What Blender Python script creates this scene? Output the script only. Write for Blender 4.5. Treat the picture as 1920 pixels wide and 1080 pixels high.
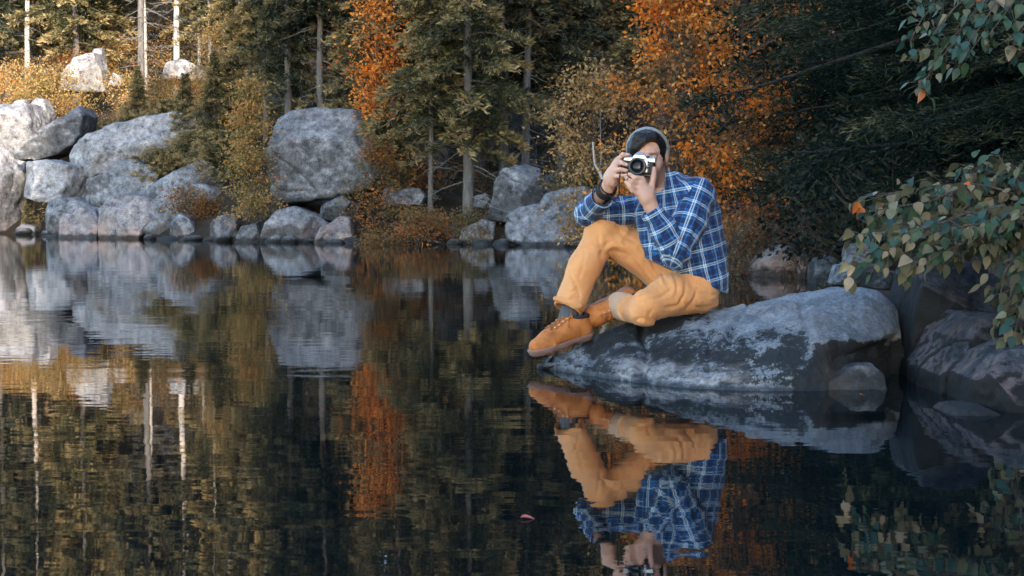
import bpy, math, random
import numpy as np
from mathutils import Vector, Matrix, Euler

# ------------------------------------------------------------------ camera, sky, sun, exposure
for o in list(bpy.data.objects):
    bpy.data.objects.remove(o)
SC = bpy.context.scene
COL = SC.collection
FPX = 2667.0                       # focal length in photograph pixels (50 mm on a 36 mm sensor)
CAM_H = 0.70
PITCH = math.atan(157.0 / FPX)
cam_data = bpy.data.cameras.new('camera')
cam_data.lens = 50.0
cam_data.sensor_width = 36.0
cam_data.clip_start = 0.05
cam_data.clip_end = 1000.0
cam_data.dof.use_dof = True
cam_data.dof.focus_distance = 6.05
cam_data.dof.aperture_fstop = 18.0
cam = bpy.data.objects.new('camera', cam_data)
COL.objects.link(cam)
cam.location = (0, 0, CAM_H)
cam.rotation_euler = (math.pi / 2 - PITCH, 0, 0)
SC.camera = cam

SUN_EL = math.radians(13.0)
SUN_AZ = math.radians(166.0)       # clockwise from +Y: behind the camera, a little to the right
world = bpy.data.worlds.new('World')
SC.world = world
world.use_nodes = True
wn = world.node_tree.nodes
bg = wn['Background']
sky = wn.new('ShaderNodeTexSky')
sky.sky_type = 'NISHITA'
sky.sun_disc = False
sky.sun_elevation = SUN_EL
sky.sun_rotation = SUN_AZ
sky.altitude = 300.0
sky.air_density = 1.0
sky.dust_density = 0.6
sky.ozone_density = 1.0
world.node_tree.links.new(sky.outputs[0], bg.inputs[0])
bg.inputs[1].default_value = 0.15
sun_data = bpy.data.lights.new('sun', 'SUN')
sun_data.energy = 2.0
sun_data.angle = math.radians(0.6)
sun_data.color = (1.0, 0.84, 0.68)
sun = bpy.data.objects.new('sun', sun_data)
COL.objects.link(sun)
SUN_DIR = Vector((math.sin(SUN_AZ) * math.cos(SUN_EL), math.cos(SUN_AZ) * math.cos(SUN_EL), math.sin(SUN_EL)))
sun.rotation_euler = SUN_DIR.to_track_quat('Z', 'Y').to_euler()
sun.location = (20, -30, 30)
SC.view_settings.view_transform = 'Standard'
SC.view_settings.look = 'None'
SC.view_settings.gamma = 1.0
SC.view_settings.use_curve_mapping = False
SC.view_settings.exposure = 2.5
SC.render.engine = 'CYCLES'
SC.cycles.max_bounces = 5
SC.cycles.diffuse_bounces = 2
SC.cycles.glossy_bounces = 3
SC.cycles.transmission_bounces = 3
SC.cycles.transparent_max_bounces = 4
SC.cycles.caustics_reflective = False
SC.cycles.caustics_refractive = False
SC.cycles.use_denoising = True
SC.cycles.use_adaptive_sampling = True
SC.cycles.adaptive_threshold = 0.02

# ------------------------------------------------------------------ helpers
def P(px, py, d):
    """Point at distance y = d that stands at photograph pixel (px, py)."""
    u = (px - 960.0) / FPX
    v = (540.0 - py) / FPX
    dy = math.cos(PITCH) + v * math.sin(PITCH)
    dz = -math.sin(PITCH) + v * math.cos(PITCH)
    s = d / dy
    return np.array((u * s, d, CAM_H + dz * s))

def lin(r, g, b):
    f = lambda c: (c / 255.0 / 12.92) if c / 255.0 <= 0.04045 else ((c / 255.0 + 0.055) / 1.055) ** 2.4
    return (f(r), f(g), f(b))

def vnoise(p, seed=0):
    p = np.asarray(p, dtype=np.float64)
    i = np.floor(p).astype(np.int64)
    f = p - i
    u = f * f * (3 - 2 * f)
    def h(ix, iy, iz):
        n = (ix * 374761393 + iy * 668265263 + iz * 1442695041 + seed * 974711 + 12345) & 0xffffffff
        n = ((n ^ (n >> 13)) * 1274126177) & 0xffffffff
        n = n ^ (n >> 16)
        n = (n * 2246822519) & 0xffffffff
        n = n ^ (n >> 15)
        return (n & 0xffff) / 32767.5 - 1.0
    x, y, z = i[:, 0], i[:, 1], i[:, 2]
    ux, uy, uz = u[:, 0], u[:, 1], u[:, 2]
    c = [[[h(x + a, y + b, z + e) for e in (0, 1)] for b in (0, 1)] for a in (0, 1)]
    lz = [[c[a][b][0] * (1 - uz) + c[a][b][1] * uz for b in (0, 1)] for a in (0, 1)]
    ly = [lz[a][0] * (1 - uy) + lz[a][1] * uy for a in (0, 1)]
    return ly[0] * (1 - ux) + ly[1] * ux

def fbm(p, oct=4, seed=0, gain=0.5):
    p = np.asarray(p, dtype=np.float64)
    s, a, t = 0.0, 1.0, 0.0
    for k in range(oct):
        s = s + a * vnoise(p * (2.03 ** k) + 17.3 * k, seed + k)
        t += a
        a *= gain
    return s / t

def set_props(o, label=None, cat=None, group=None, kind=None):
    if label: o['label'] = label
    if cat: o['category'] = cat
    if group: o['group'] = group
    if kind: o['kind'] = kind
    return o

def np_mesh(name, v, f, mat=None, smooth=True, col=None):
    """v (N,3), f (M,k) -> mesh; col (N,3) becomes the point attribute 'col'."""
    v = np.asarray(v, dtype=np.float32); f = np.asarray(f, dtype=np.int32)
    me = bpy.data.meshes.new(name)
    me.vertices.add(len(v)); me.vertices.foreach_set('co', v.ravel())
    k = f.shape[1]
    me.loops.add(f.size); me.loops.foreach_set('vertex_index', f.ravel())
    me.polygons.add(len(f))
    me.polygons.foreach_set('loop_start', np.arange(0, f.size, k, dtype=np.int32))
    if smooth:
        me.polygons.foreach_set('use_smooth', np.ones(len(f), dtype=bool))
    if col is not None:
        a = me.attributes.new('col', 'FLOAT_COLOR', 'POINT')
        c = np.ones((len(v), 4), dtype=np.float32); c[:, :3] = col
        a.data.foreach_set('color', c.ravel())
    me.update(calc_edges=True)
    me.validate()
    if mat: me.materials.append(mat)
    return me

def link(name, me, parent=None, loc=(0, 0, 0), rot=(0, 0, 0), scale=(1, 1, 1)):
    o = bpy.data.objects.new(name, me)
    COL.objects.link(o)
    if parent is not None: o.parent = parent
    o.location = loc; o.rotation_euler = rot; o.scale = scale
    return o

def thing(name, label, cat, loc, group=None, rotz=0.0, scale=1.0):
    o = link(name, None, None, tuple(loc), (0, 0, rotz), (scale,) * 3)
    o.empty_display_size = 0.1
    return set_props(o, label, cat, group)

def copy_thing(src, label, group, loc, rotz, scale):
    c = src.copy(); COL.objects.link(c)
    c.location = tuple(loc); c.rotation_euler = (0, 0, rotz); c.scale = (scale,) * 3
    set_props(c, label, None, group)
    for ch in list(src.children):
        k = ch.copy(); COL.objects.link(k); k.parent = c
        for g in list(ch.children):
            q = g.copy(); COL.objects.link(q); q.parent = k
    return c

def tube(path, rad, n=8, cap=True):
    """Tube along points; returns verts, quads."""
    path = np.asarray(path, float); m = len(path)
    rad = np.broadcast_to(np.asarray(rad, float), (m,))
    t = np.gradient(path, axis=0)
    t /= np.linalg.norm(t, axis=1)[:, None] + 1e-9
    ref = np.array((0.0, 0.0, 1.0)) if abs(t[0][2]) < 0.9 else np.array((1.0, 0.0, 0.0))
    V = []
    a = np.cross(t[0], ref); a /= np.linalg.norm(a)
    for i in range(m):
        a = a - t[i] * a.dot(t[i]); a /= np.linalg.norm(a) + 1e-9
        b = np.cross(t[i], a)
        th = np.arange(n) * 2 * np.pi / n
        V.append(path[i] + rad[i] * (np.cos(th)[:, None] * a + np.sin(th)[:, None] * b))
    V = np.concatenate(V)
    F = []
    for i in range(m - 1):
        for j in range(n):
            F.append((i * n + j, i * n + (j + 1) % n, (i + 1) * n + (j + 1) % n, (i + 1) * n + j))
    if cap:
        c0, c1 = len(V), len(V) + 1
        V = np.concatenate([V, path[:1], path[-1:]])
        for j in range(0, n, 2):
            F.append((c0, (j + 2) % n, (j + 1) % n, j))
            o = (m - 1) * n
            F.append((c1, o + j, o + (j + 1) % n, o + (j + 2) % n))
    return V, np.array(F)

def join_vf(parts):
    V, F, o = [], [], 0
    for v, f in parts:
        V.append(v); F.append(np.asarray(f) + o); o += len(v)
    return np.concatenate(V), np.concatenate(F)

# ---- signed distance fields meshed by surface nets
class Field:
    def __init__(s, lo, hi, h):
        s.lo = np.asarray(lo, float); s.h = h
        s.n = np.ceil((np.asarray(hi) - s.lo) / h).astype(int) + 1
        s.d = np.full(s.n, 1.0, dtype=np.float32)
        s.ax = [s.lo[i] + np.arange(s.n[i]) * h for i in range(3)]
    def box(s, lo, hi):
        a = np.clip(np.floor((np.asarray(lo) - s.lo) / s.h).astype(int), 0, s.n)
        b = np.clip(np.ceil((np.asarray(hi) - s.lo) / s.h).astype(int) + 1, 0, s.n)
        return tuple(slice(a[i], b[i]) for i in range(3))
    def pts(s, sl):
        return [s.ax[0][sl[0]][:, None, None], s.ax[1][sl[1]][None, :, None], s.ax[2][sl[2]][None, None, :]]
    def union(s, sl, e, k):
        a = s.d[sl]
        if a.size == 0: return
        hh = np.maximum(k - np.abs(a - e), 0) / k if k > 0 else 0
        s.d[sl] = np.minimum(a, e) - hh * hh * k / 4
    def cut(s, sl, e, k=0.0):       # keep the part where e < 0
        a = s.d[sl]
        if a.size == 0: return
        hh = np.maximum(k - np.abs(a - e), 0) / k if k > 0 else 0
        s.d[sl] = np.maximum(a, e) + hh * hh * k / 4
    def rcone(s, a, b, ra, rb, k=0.02, sub=False):
        a = np.asarray(a, float); b = np.asarray(b, float)
        m = max(ra, rb) + k + 3 * s.h
        sl = s.box(np.minimum(a, b) - m, np.maximum(a, b) + m)
        X, Y, Z = s.pts(sl)
        ab = b - a
        t = np.clip(((X - a[0]) * ab[0] + (Y - a[1]) * ab[1] + (Z - a[2]) * ab[2]) / max(ab.dot(ab), 1e-12), 0, 1)
        e = np.sqrt((X - a[0] - t * ab[0]) ** 2 + (Y - a[1] - t * ab[1]) ** 2 + (Z - a[2] - t * ab[2]) ** 2) - (ra + (rb - ra) * t)
        (s.cut(sl, -e, k) if sub else s.union(sl, e, k))
    def chain(s, pts, rads, k=0.02):
        for i in range(len(pts) - 1):
            s.rcone(pts[i], pts[i + 1], rads[i], rads[i + 1], k)
    def ell(s, c, r, R=None, k=0.02, sub=False):
        c = np.asarray(c, float); r = np.asarray(r, float)
        m = r.max() + k + 3 * s.h
        sl = s.box(c - m, c + m)
        X, Y, Z = s.pts(sl)
        x, y, z = X - c[0], Y - c[1], Z - c[2]
        if R is not None:            # R rows are the local axes
            x, y, z = (R[0][0] * x + R[0][1] * y + R[0][2] * z, R[1][0] * x + R[1][1] * y + R[1][2] * z, R[2][0] * x + R[2][1] * y + R[2][2] * z)
        k0 = np.sqrt((x / r[0]) ** 2 + (y / r[1]) ** 2 + (z / r[2]) ** 2)
        k1 = np.sqrt((x / r[0] ** 2) ** 2 + (y / r[1] ** 2) ** 2 + (z / r[2] ** 2) ** 2) + 1e-9
        e = k0 * (k0 - 1) / k1
        (s.cut(sl, -e, k) if sub else s.union(sl, e, k))
    def plane(s, p, n, k=0.0, lo=None, hi=None):   # remove the side that n points to
        p = np.asarray(p, float); n = np.asarray(n, float); n = n / np.linalg.norm(n)
        sl = s.box(lo, hi) if lo is not None else tuple(slice(0, q) for q in s.n)
        X, Y, Z = s.pts(sl)
        s.cut(sl, (X - p[0]) * n[0] + (Y - p[1]) * n[1] + (Z - p[2]) * n[2], k)
    def mesh(s):
        d = s.d; h = s.h
        S = d < 0
        c = np.zeros(np.array(d.shape) - 1, dtype=np.uint8)
        for i in (0, 1):
            for j in (0, 1):
                for k in (0, 1):
                    c += S[i:S.shape[0] - 1 + i, j:S.shape[1] - 1 + j, k:S.shape[2] - 1 + k]
        act = (c > 0) & (c < 8)
        ids = np.argwhere(act)
        idx = np.full(act.shape, -1, dtype=np.int32); idx[act] = np.arange(len(ids))
        acc = np.zeros((len(ids), 3)); cnt = np.zeros(len(ids))
        cor = [(i, j, k) for i in (0, 1) for j in (0, 1) for k in (0, 1)]
        val = {q: d[ids[:, 0] + q[0], ids[:, 1] + q[1], ids[:, 2] + q[2]] for q in cor}
        for q in cor:
            for ax in range(3):
                if q[ax] == 0:
                    r = list(q); r[ax] = 1; r = tuple(r)
                    da, db = val[q], val[r]
                    m = (da < 0) != (db < 0)
                    t = np.where(m, da / np.where(m, da - db, 1), 0)
                    p = np.tile(np.array(q, float), (len(ids), 1)); p[:, ax] += t
                    acc += p * m[:, None]; cnt += m
        v = s.lo + (ids + acc / cnt[:, None]) * h
        F = []
        for ax in range(3):
            sa = [slice(None)] * 3; sb = [slice(None)] * 3
            sa[ax] = slice(0, -1); sb[ax] = slice(1, None)
            A, B = S[tuple(sa)], S[tuple(sb)]
            e = np.argwhere(A != B)
            o1, o2 = [(1, 2), (2, 0), (0, 1)][ax]
            e = e[(e[:, o1] > 0) & (e[:, o2] > 0) & (e[:, o1] < S.shape[o1] - 1) & (e[:, o2] < S.shape[o2] - 1)]
            def cell(a, b):
                q = e.copy(); q[:, o1] -= a; q[:, o2] -= b
                return idx[q[:, 0], q[:, 1], q[:, 2]]
            quad = np.stack([cell(1, 1), cell(0, 1), cell(0, 0), cell(1, 0)], 1)
            fl = ~A[e[:, 0], e[:, 1], e[:, 2]]
            quad[fl] = quad[fl][:, ::-1]
            F.append(quad)
        F = np.concatenate(F)
        F = F[(F >= 0).all(1)]
        return v, F

def vert_normals(v, f):
    n = np.zeros_like(v)
    a = np.cross(v[f[:, 2]] - v[f[:, 0]], v[f[:, 3 if f.shape[1] > 3 else 2]] - v[f[:, 1]])
    for k in range(f.shape[1]):
        for c in range(3):
            n[:, c] += np.bincount(f[:, k], a[:, c], len(v))
    return n / (np.linalg.norm(n, axis=1)[:, None] + 1e-12)

# ---- node material helper
class NT:
    def __init__(s, name):
        s.m = bpy.data.materials.new(name); s.m.use_nodes = True
        s.t = s.m.node_tree; s.bsdf = s.t.nodes['Principled BSDF']; s.out = s.t.nodes['Material Output']
    def n(s, typ, **kw):
        x = s.t.nodes.new(typ)
        for k, v in kw.items():
            if k.startswith('i_'):
                key = k[2:]
                x.inputs[int(key) if key.isdigit() else key.replace('_', ' ')].default_value = v
            else: setattr(x, k, v)
        return x
    def l(s, a, b): s.t.links.new(a, b)
    def noise(s, vec, scale, detail=6, rough=0.6, dist=0.0):
        x = s.n('ShaderNodeTexNoise'); x.inputs['Scale'].default_value = scale
        x.inputs['Detail'].default_value = detail; x.inputs['Roughness'].default_value = rough; x.inputs['Distortion'].default_value = dist
        if vec is not None: s.l(vec, x.inputs['Vector'])
        return x.outputs['Fac']
    def ramp(s, fac, stops, interp='LINEAR'):
        x = s.n('ShaderNodeValToRGB'); e = x.color_ramp.elements; x.color_ramp.interpolation = interp
        while len(e) < len(stops): e.new(0.5)
        for el, (p, c) in zip(e, stops):
            el.position = p; el.color = (*c, 1) if len(c) == 3 else c
        s.l(fac, x.inputs[0])
        return x.outputs[0]
    def mix(s, fac, a, b, mode='MIX'):
        x = s.n('ShaderNodeMix', data_type='RGBA', blend_type=mode)
        for sock, val in ((x.inputs['Factor'], fac), (x.inputs['A'], a), (x.inputs['B'], b)):
            pass
        def put(i, val):
            if isinstance(val, bpy.types.NodeSocket): s.l(val, x.inputs[i])
            elif isinstance(val, (int, float)): x.inputs[i].default_value = val
            else: x.inputs[i].default_value = (*val[:3], 1)
        put(0, fac); put(6, a); put(7, b)
        return x.outputs[2]
    def math(s, op, a, b=None, clamp=False):
        x = s.n('ShaderNodeMath', operation=op, use_clamp=clamp)
        for i, val in enumerate((a, b)):
            if val is None: continue
            if isinstance(val, bpy.types.NodeSocket): s.l(val, x.inputs[i])
            else: x.inputs[i].default_value = val
        return x.outputs[0]
    def bump(s, h, strength=0.5, dist=0.01, normal=None):
        x = s.n('ShaderNodeBump'); x.inputs['Strength'].default_value = strength; x.inputs['Distance'].default_value = dist
        s.l(h, x.inputs['Height'])
        if normal is not None: s.l(normal, x.inputs['Normal'])
        return x.outputs[0]
    def pos(s): return s.n('ShaderNodeNewGeometry').outputs['Position']
    def obj(s): return s.n('ShaderNodeTexCoord').outputs['Object']
    def color(s, c): (s.l(c, s.bsdf.inputs['Base Color']) if isinstance(c, bpy.types.NodeSocket) else setattr(s.bsdf.inputs['Base Color'], 'default_value', (*c, 1)))
    def set(s, **kw):
        for k, v in kw.items(): s.bsdf.inputs[k.replace('_', ' ')].default_value = v
        return s
# ------------------------------------------------------------------ the lake, its shores and the hill
SHORE = np.array([(-70, 50), (-40, 42), (-20, 37.5), (-12.5, 34.5), (-9.5, 31.5), (-7.0, 28.6), (-5.0, 26.9), (-3.4, 26.0), (-1.8, 25.4), (-0.5, 25.0),
                  (1.0, 24.6), (2.0, 22.4), (2.55, 19.0), (2.75, 16.0), (2.95, 13.8), (2.95, 11.5), (2.65, 9.0), (2.30, 7.2), (2.05, 6.0),
                  (1.95, 5.0), (2.0, 3.5), (2.2, 1.5), (2.5, -3), (3.0, -10), (3.2, -25), (3.0, -60)], float)

def shore_dist(x, y):
    """Positive on land."""
    x = np.asarray(x, float); y = np.asarray(y, float)
    best = np.full(x.shape, 1e9); sgn = np.ones(x.shape)
    for a, b in zip(SHORE[:-1], SHORE[1:]):
        ab = b - a; L2 = ab.dot(ab)
        t = np.clip(((x - a[0]) * ab[0] + (y - a[1]) * ab[1]) / L2, 0, 1)
        dx, dy = x - a[0] - t * ab[0], y - a[1] - t * ab[1]
        d = np.hypot(dx, dy)
        cr = ab[0] * dy - ab[1] * dx            # > 0 : left of the direction of travel
        m = d < best - 1e-9
        best = np.where(m, d, best); sgn = np.where(m, np.where(cr > 0, 1.0, -1.0), sgn)
    return best * sgn

def sstep(a, b, x):
    t = np.clip((x - a) / (b - a), 0, 1)
    return t * t * (3 - 2 * t)

def ground_z(x, y):
    x = np.asarray(x, float); y = np.asarray(y, float)
    s = shore_dist(x, y)
    sp = np.maximum(s, 0)
    steep = 0.62 * np.minimum(sp, 3.6) + 0.30 * np.maximum(sp - 3.6, 0)
    gentle = 0.14 + 0.20 * np.minimum(sp, 9) + 0.42 * np.maximum(sp - 9, 0)
    gentle = gentle * sstep(0, 0.8, sp)
    w = sstep(-5.6, -3.6, x - 0.0 * y)
    far = steep * (1 - w) + gentle * w
    right = 0.10 + 0.55 * sp
    near = np.minimum(1.3 * sp, 7.0 + 0.4 * np.sin(y * 0.9))
    wr = sstep(21.0, 15.0, y) * sstep(0.5, 2.0, x)
    wn_ = sstep(3.2, 0.5, y) * sstep(0.5, 2.0, x)
    h = far * (1 - wr) + right * wr
    h = h * (1 - wn_) + near * wn_
    p = np.stack([x.ravel() * 0.7, y.ravel() * 0.7, np.zeros(x.size)], 1)
    nz = fbm(p, 4, 5).reshape(x.shape)
    land = h + nz * 0.28 * sstep(0.2, 2.5, sp)
    land = np.minimum(land, 26.0)
    sea = -np.minimum(0.9, 0.05 + 0.45 * np.maximum(-s, 0))
    return np.where(s > 0, land, sea)

def gz(x, y): return float(ground_z(np.array([x]), np.array([y]))[0])

def on_ground(px, py, d0=20.0, d1=120.0):
    """First point of the land that photograph pixel (px, py) looks at."""
    ds = np.arange(d0, d1, 0.1)
    pts = np.array([P(px, py, d) for d in ds])
    z = ground_z(pts[:, 0], pts[:, 1])
    hit = np.where(pts[:, 2] <= z)[0]
    i = hit[0] if len(hit) else len(ds) - 1
    return np.array((pts[i, 0], pts[i, 1], z[i]))

def axis(parts):
    return np.concatenate([np.arange(a, b, s) for a, b, s in parts])
gx = axis([(-90, -24, 3.0), (-24, -13, 0.6), (-13, 5, 0.22), (5, 14, 0.5), (14, 60.1, 2.5)])
gy = axis([(-60, -6, 2.0), (-6, 4, 0.5), (4, 40, 0.22), (40, 60, 0.7), (60, 160.1, 4.0)])
GX, GY = np.meshgrid(gx, gy, indexing='ij')
GZ = ground_z(GX, GY)
gv = np.stack([GX.ravel(), GY.ravel(), GZ.ravel()], 1)
ii, jj = np.meshgrid(np.arange(len(gx) - 1), np.arange(len(gy) - 1), indexing='ij')
q = (ii * len(gy) + jj).ravel()
gf = np.stack([q, q + len(gy), q + len(gy) + 1, q + 1], 1)
m = NT('forest_floor')
pos = m.pos()
c1 = m.ramp(m.noise(pos, 1.3, 8, 0.65), [(0.3, (0.016, 0.012, 0.007)), (0.5, (0.045, 0.028, 0.014)), (0.62, (0.085, 0.048, 0.02)), (0.78, (0.04, 0.038, 0.016))])
c2 = m.ramp(m.noise(pos, 14, 5, 0.7), [(0.4, (0.5, 0.5, 0.5)), (0.62, (1, 1, 1)), (0.7, (1.9, 1.25, 0.7))])
m.color(m.mix(1.0, c1, c2, 'MULTIPLY')); m.set(Roughness=0.95)
m.l(m.bump(m.noise(pos, 9, 8, 0.7), 0.9, 0.12), m.bsdf.inputs['Normal'])
set_props(link('ground', np_mesh('ground', gv, gf, m.m)), kind='structure')

# water: a dark, almost still sheet with faint horizontal ripples
m = NT('lake_water')
pos = m.pos()
mp = m.n('ShaderNodeMapping'); mp.inputs['Scale'].default_value = (0.65, 1.45, 1.0); m.l(pos, mp.inputs[0])
n1 = m.noise(mp.outputs[0], 1.5, 3, 0.55)
mp2 = m.n('ShaderNodeMapping'); mp2.inputs['Scale'].default_value = (1.0, 2.4, 1.0); m.l(pos, mp2.inputs[0])
n2 = m.noise(mp2.outputs[0], 9.0, 2, 0.5)
patch = m.ramp(m.noise(pos, 0.16, 2, 0.5), [(0.38, (0.25, 0.25, 0.25)), (0.66, (1, 1, 1))])
h = m.math('ADD', m.math('MULTIPLY', n1, 1.0), m.math('MULTIPLY', m.math('MULTIPLY', n2, 0.15), patch))
m.l(m.bump(h, 0.018, 0.10), m.bsdf.inputs['Normal'])
m.color((0.002, 0.006, 0.008)); m.set(Roughness=0.015, IOR=1.9)
wx = axis([(-90, 60.1, 5.0)]); wy = axis([(-60, 62.1, 5.0)])
WX, WY = np.meshgrid(wx, wy, indexing='ij')
ii, jj = np.meshgrid(np.arange(len(wx) - 1), np.arange(len(wy) - 1), indexing='ij')
q = (ii * len(wy) + jj).ravel()
set_props(link('water', np_mesh('water', np.stack([WX.ravel(), WY.ravel(), 0 * WX.ravel()], 1), np.stack([q, q + len(wy), q + len(wy) + 1, q + 1], 1), m.m)), kind='structure')

# ------------------------------------------------------------------ rocks
def rock_material(name, base, dark, light, scale=1.0, pink=0.0, lichen=0.35, wet=0.07, sides=0.0):
    m = NT(name)
    pos = m.pos()
    big = m.noise(pos, 1.6 * scale, 5, 0.6, 0.4)
    mid = m.noise(pos, 7.0 * scale, 8, 0.72)
    fine = m.noise(pos, 34.0 * scale, 4, 0.75)
    c = m.ramp(big, [(0.3, dark), (0.5, base), (0.72, light)])
    mott = m.ramp(mid, [(0.34, (0.16, 0.17, 0.20)), (0.46, (0.70, 0.71, 0.73)), (0.58, (1.08, 1.07, 1.05)), (0.70, (1.7, 1.66, 1.6))])
    c = m.mix(0.95, c, mott, 'MULTIPLY')
    spk = m.ramp(fine, [(0.34, (0.5, 0.5, 0.52)), (0.5, (1, 1, 1)), (0.66, (1.35, 1.33, 1.3))])
    c = m.mix(0.8, c, spk, 'MULTIPLY')
    lf = m.ramp(m.noise(pos, 4.2 * scale, 10, 0.78, 0.3), [(0.56 - 0.12 * lichen, (0, 0, 0)), (0.68 - 0.10 * lichen, (1, 1, 1))])
    c = m.mix(m.math('MULTIPLY', lf, 0.8 * min(1.0, lichen * 1.6)), c, (dark[0] * 0.35, dark[1] * 0.36, dark[2] * 0.36))
    sep = m.n('ShaderNodeSeparateXYZ'); m.l(pos, sep.inputs[0])
    zz = m.math('ADD', sep.outputs[2], m.math('MULTIPLY', m.math('SUBTRACT', mid, 0.5), 0.12))
    if pink > 0:
        pf = m.ramp(m.noise(pos, 2.3 * scale, 4, 0.6), [(0.42, (0, 0, 0)), (0.6, (1, 1, 1))])
        zf = m.ramp(zz, [(0.05, (1, 1, 1)), (0.42, (0.12, 0.12, 0.12))])
        c = m.mix(m.math('MULTIPLY', m.math('MULTIPLY', pf, zf), pink), c, (0.40, 0.26, 0.22))
    if wet > 0:
        wf = m.ramp(zz, [(wet * 0.7, (1, 1, 1)), (wet * 1.5, (0, 0, 0))])
        c = m.mix(m.math('MULTIPLY', wf, 0.85), c, (0.020, 0.022, 0.024))
    if sides > 0:            # shade painted onto the steep faces, along with wet and black lichen
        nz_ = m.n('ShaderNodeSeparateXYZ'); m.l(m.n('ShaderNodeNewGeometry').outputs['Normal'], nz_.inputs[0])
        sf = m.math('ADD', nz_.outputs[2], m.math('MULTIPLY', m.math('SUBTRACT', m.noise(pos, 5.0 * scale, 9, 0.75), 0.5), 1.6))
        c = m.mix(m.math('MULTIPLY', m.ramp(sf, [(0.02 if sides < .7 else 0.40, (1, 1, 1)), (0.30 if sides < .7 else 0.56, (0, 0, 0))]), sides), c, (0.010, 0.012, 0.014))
    m.color(c); m.set(Roughness=0.85); m.bsdf.inputs['Specular IOR Level'].default_value = 0.22
    b1 = m.bump(mid, 0.55, 0.05 / scale)
    b2 = m.bump(fine, 0.35, 0.012 / scale, b1)
    m.l(b2, m.bsdf.inputs['Normal'])
    return m.m

ROCK = {
    'grey': rock_material('grey_granite', (0.216, 0.231, 0.256), (0.120, 0.130, 0.146), (0.319, 0.336, 0.366), 1.0, 0.35, 0.40, 0.07, 0.50),
    'pale': rock_material('pale_granite', (0.319, 0.323, 0.339), (0.207, 0.218, 0.238), (0.415, 0.420, 0.439), 1.0, 0.3, 0.22, 0.07, 0.28),
    'dark': rock_material('dark_granite', (0.160, 0.172, 0.192), (0.072, 0.076, 0.087), (0.247, 0.260, 0.283), 1.3, 0.1, 0.6, 0.07, 0.55),
    'pink': rock_material('pinkish_granite', (0.272, 0.260, 0.275), (0.160, 0.160, 0.174), (0.367, 0.353, 0.366), 1.0, 0.75, 0.25),
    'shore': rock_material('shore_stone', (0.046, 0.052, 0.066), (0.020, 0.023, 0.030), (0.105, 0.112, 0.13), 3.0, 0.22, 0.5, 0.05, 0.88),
}

def poly_sdf(poly, X, Z):
    d = np.full(X.shape, 1e9); ins = np.zeros(X.shape, bool)
    for a, b in zip(poly, np.roll(poly, -1, 0)):
        e = b - a; wx_, wz_ = X - a[0], Z - a[1]
        t = np.clip((wx_ * e[0] + wz_ * e[1]) / max(e.dot(e), 1e-12), 0, 1)
        d = np.minimum(d, (wx_ - e[0] * t) ** 2 + (wz_ - e[1] * t) ** 2)
        c = (a[1] > Z) != (b[1] > Z)
        xi = a[0] + (Z - a[1]) / (b[1] - a[1] if abs(b[1] - a[1]) > 1e-12 else 1e-12) * e[0]
        ins ^= c & (X < xi)
    d = np.sqrt(d)
    return np.where(ins, -d, d)

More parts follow.
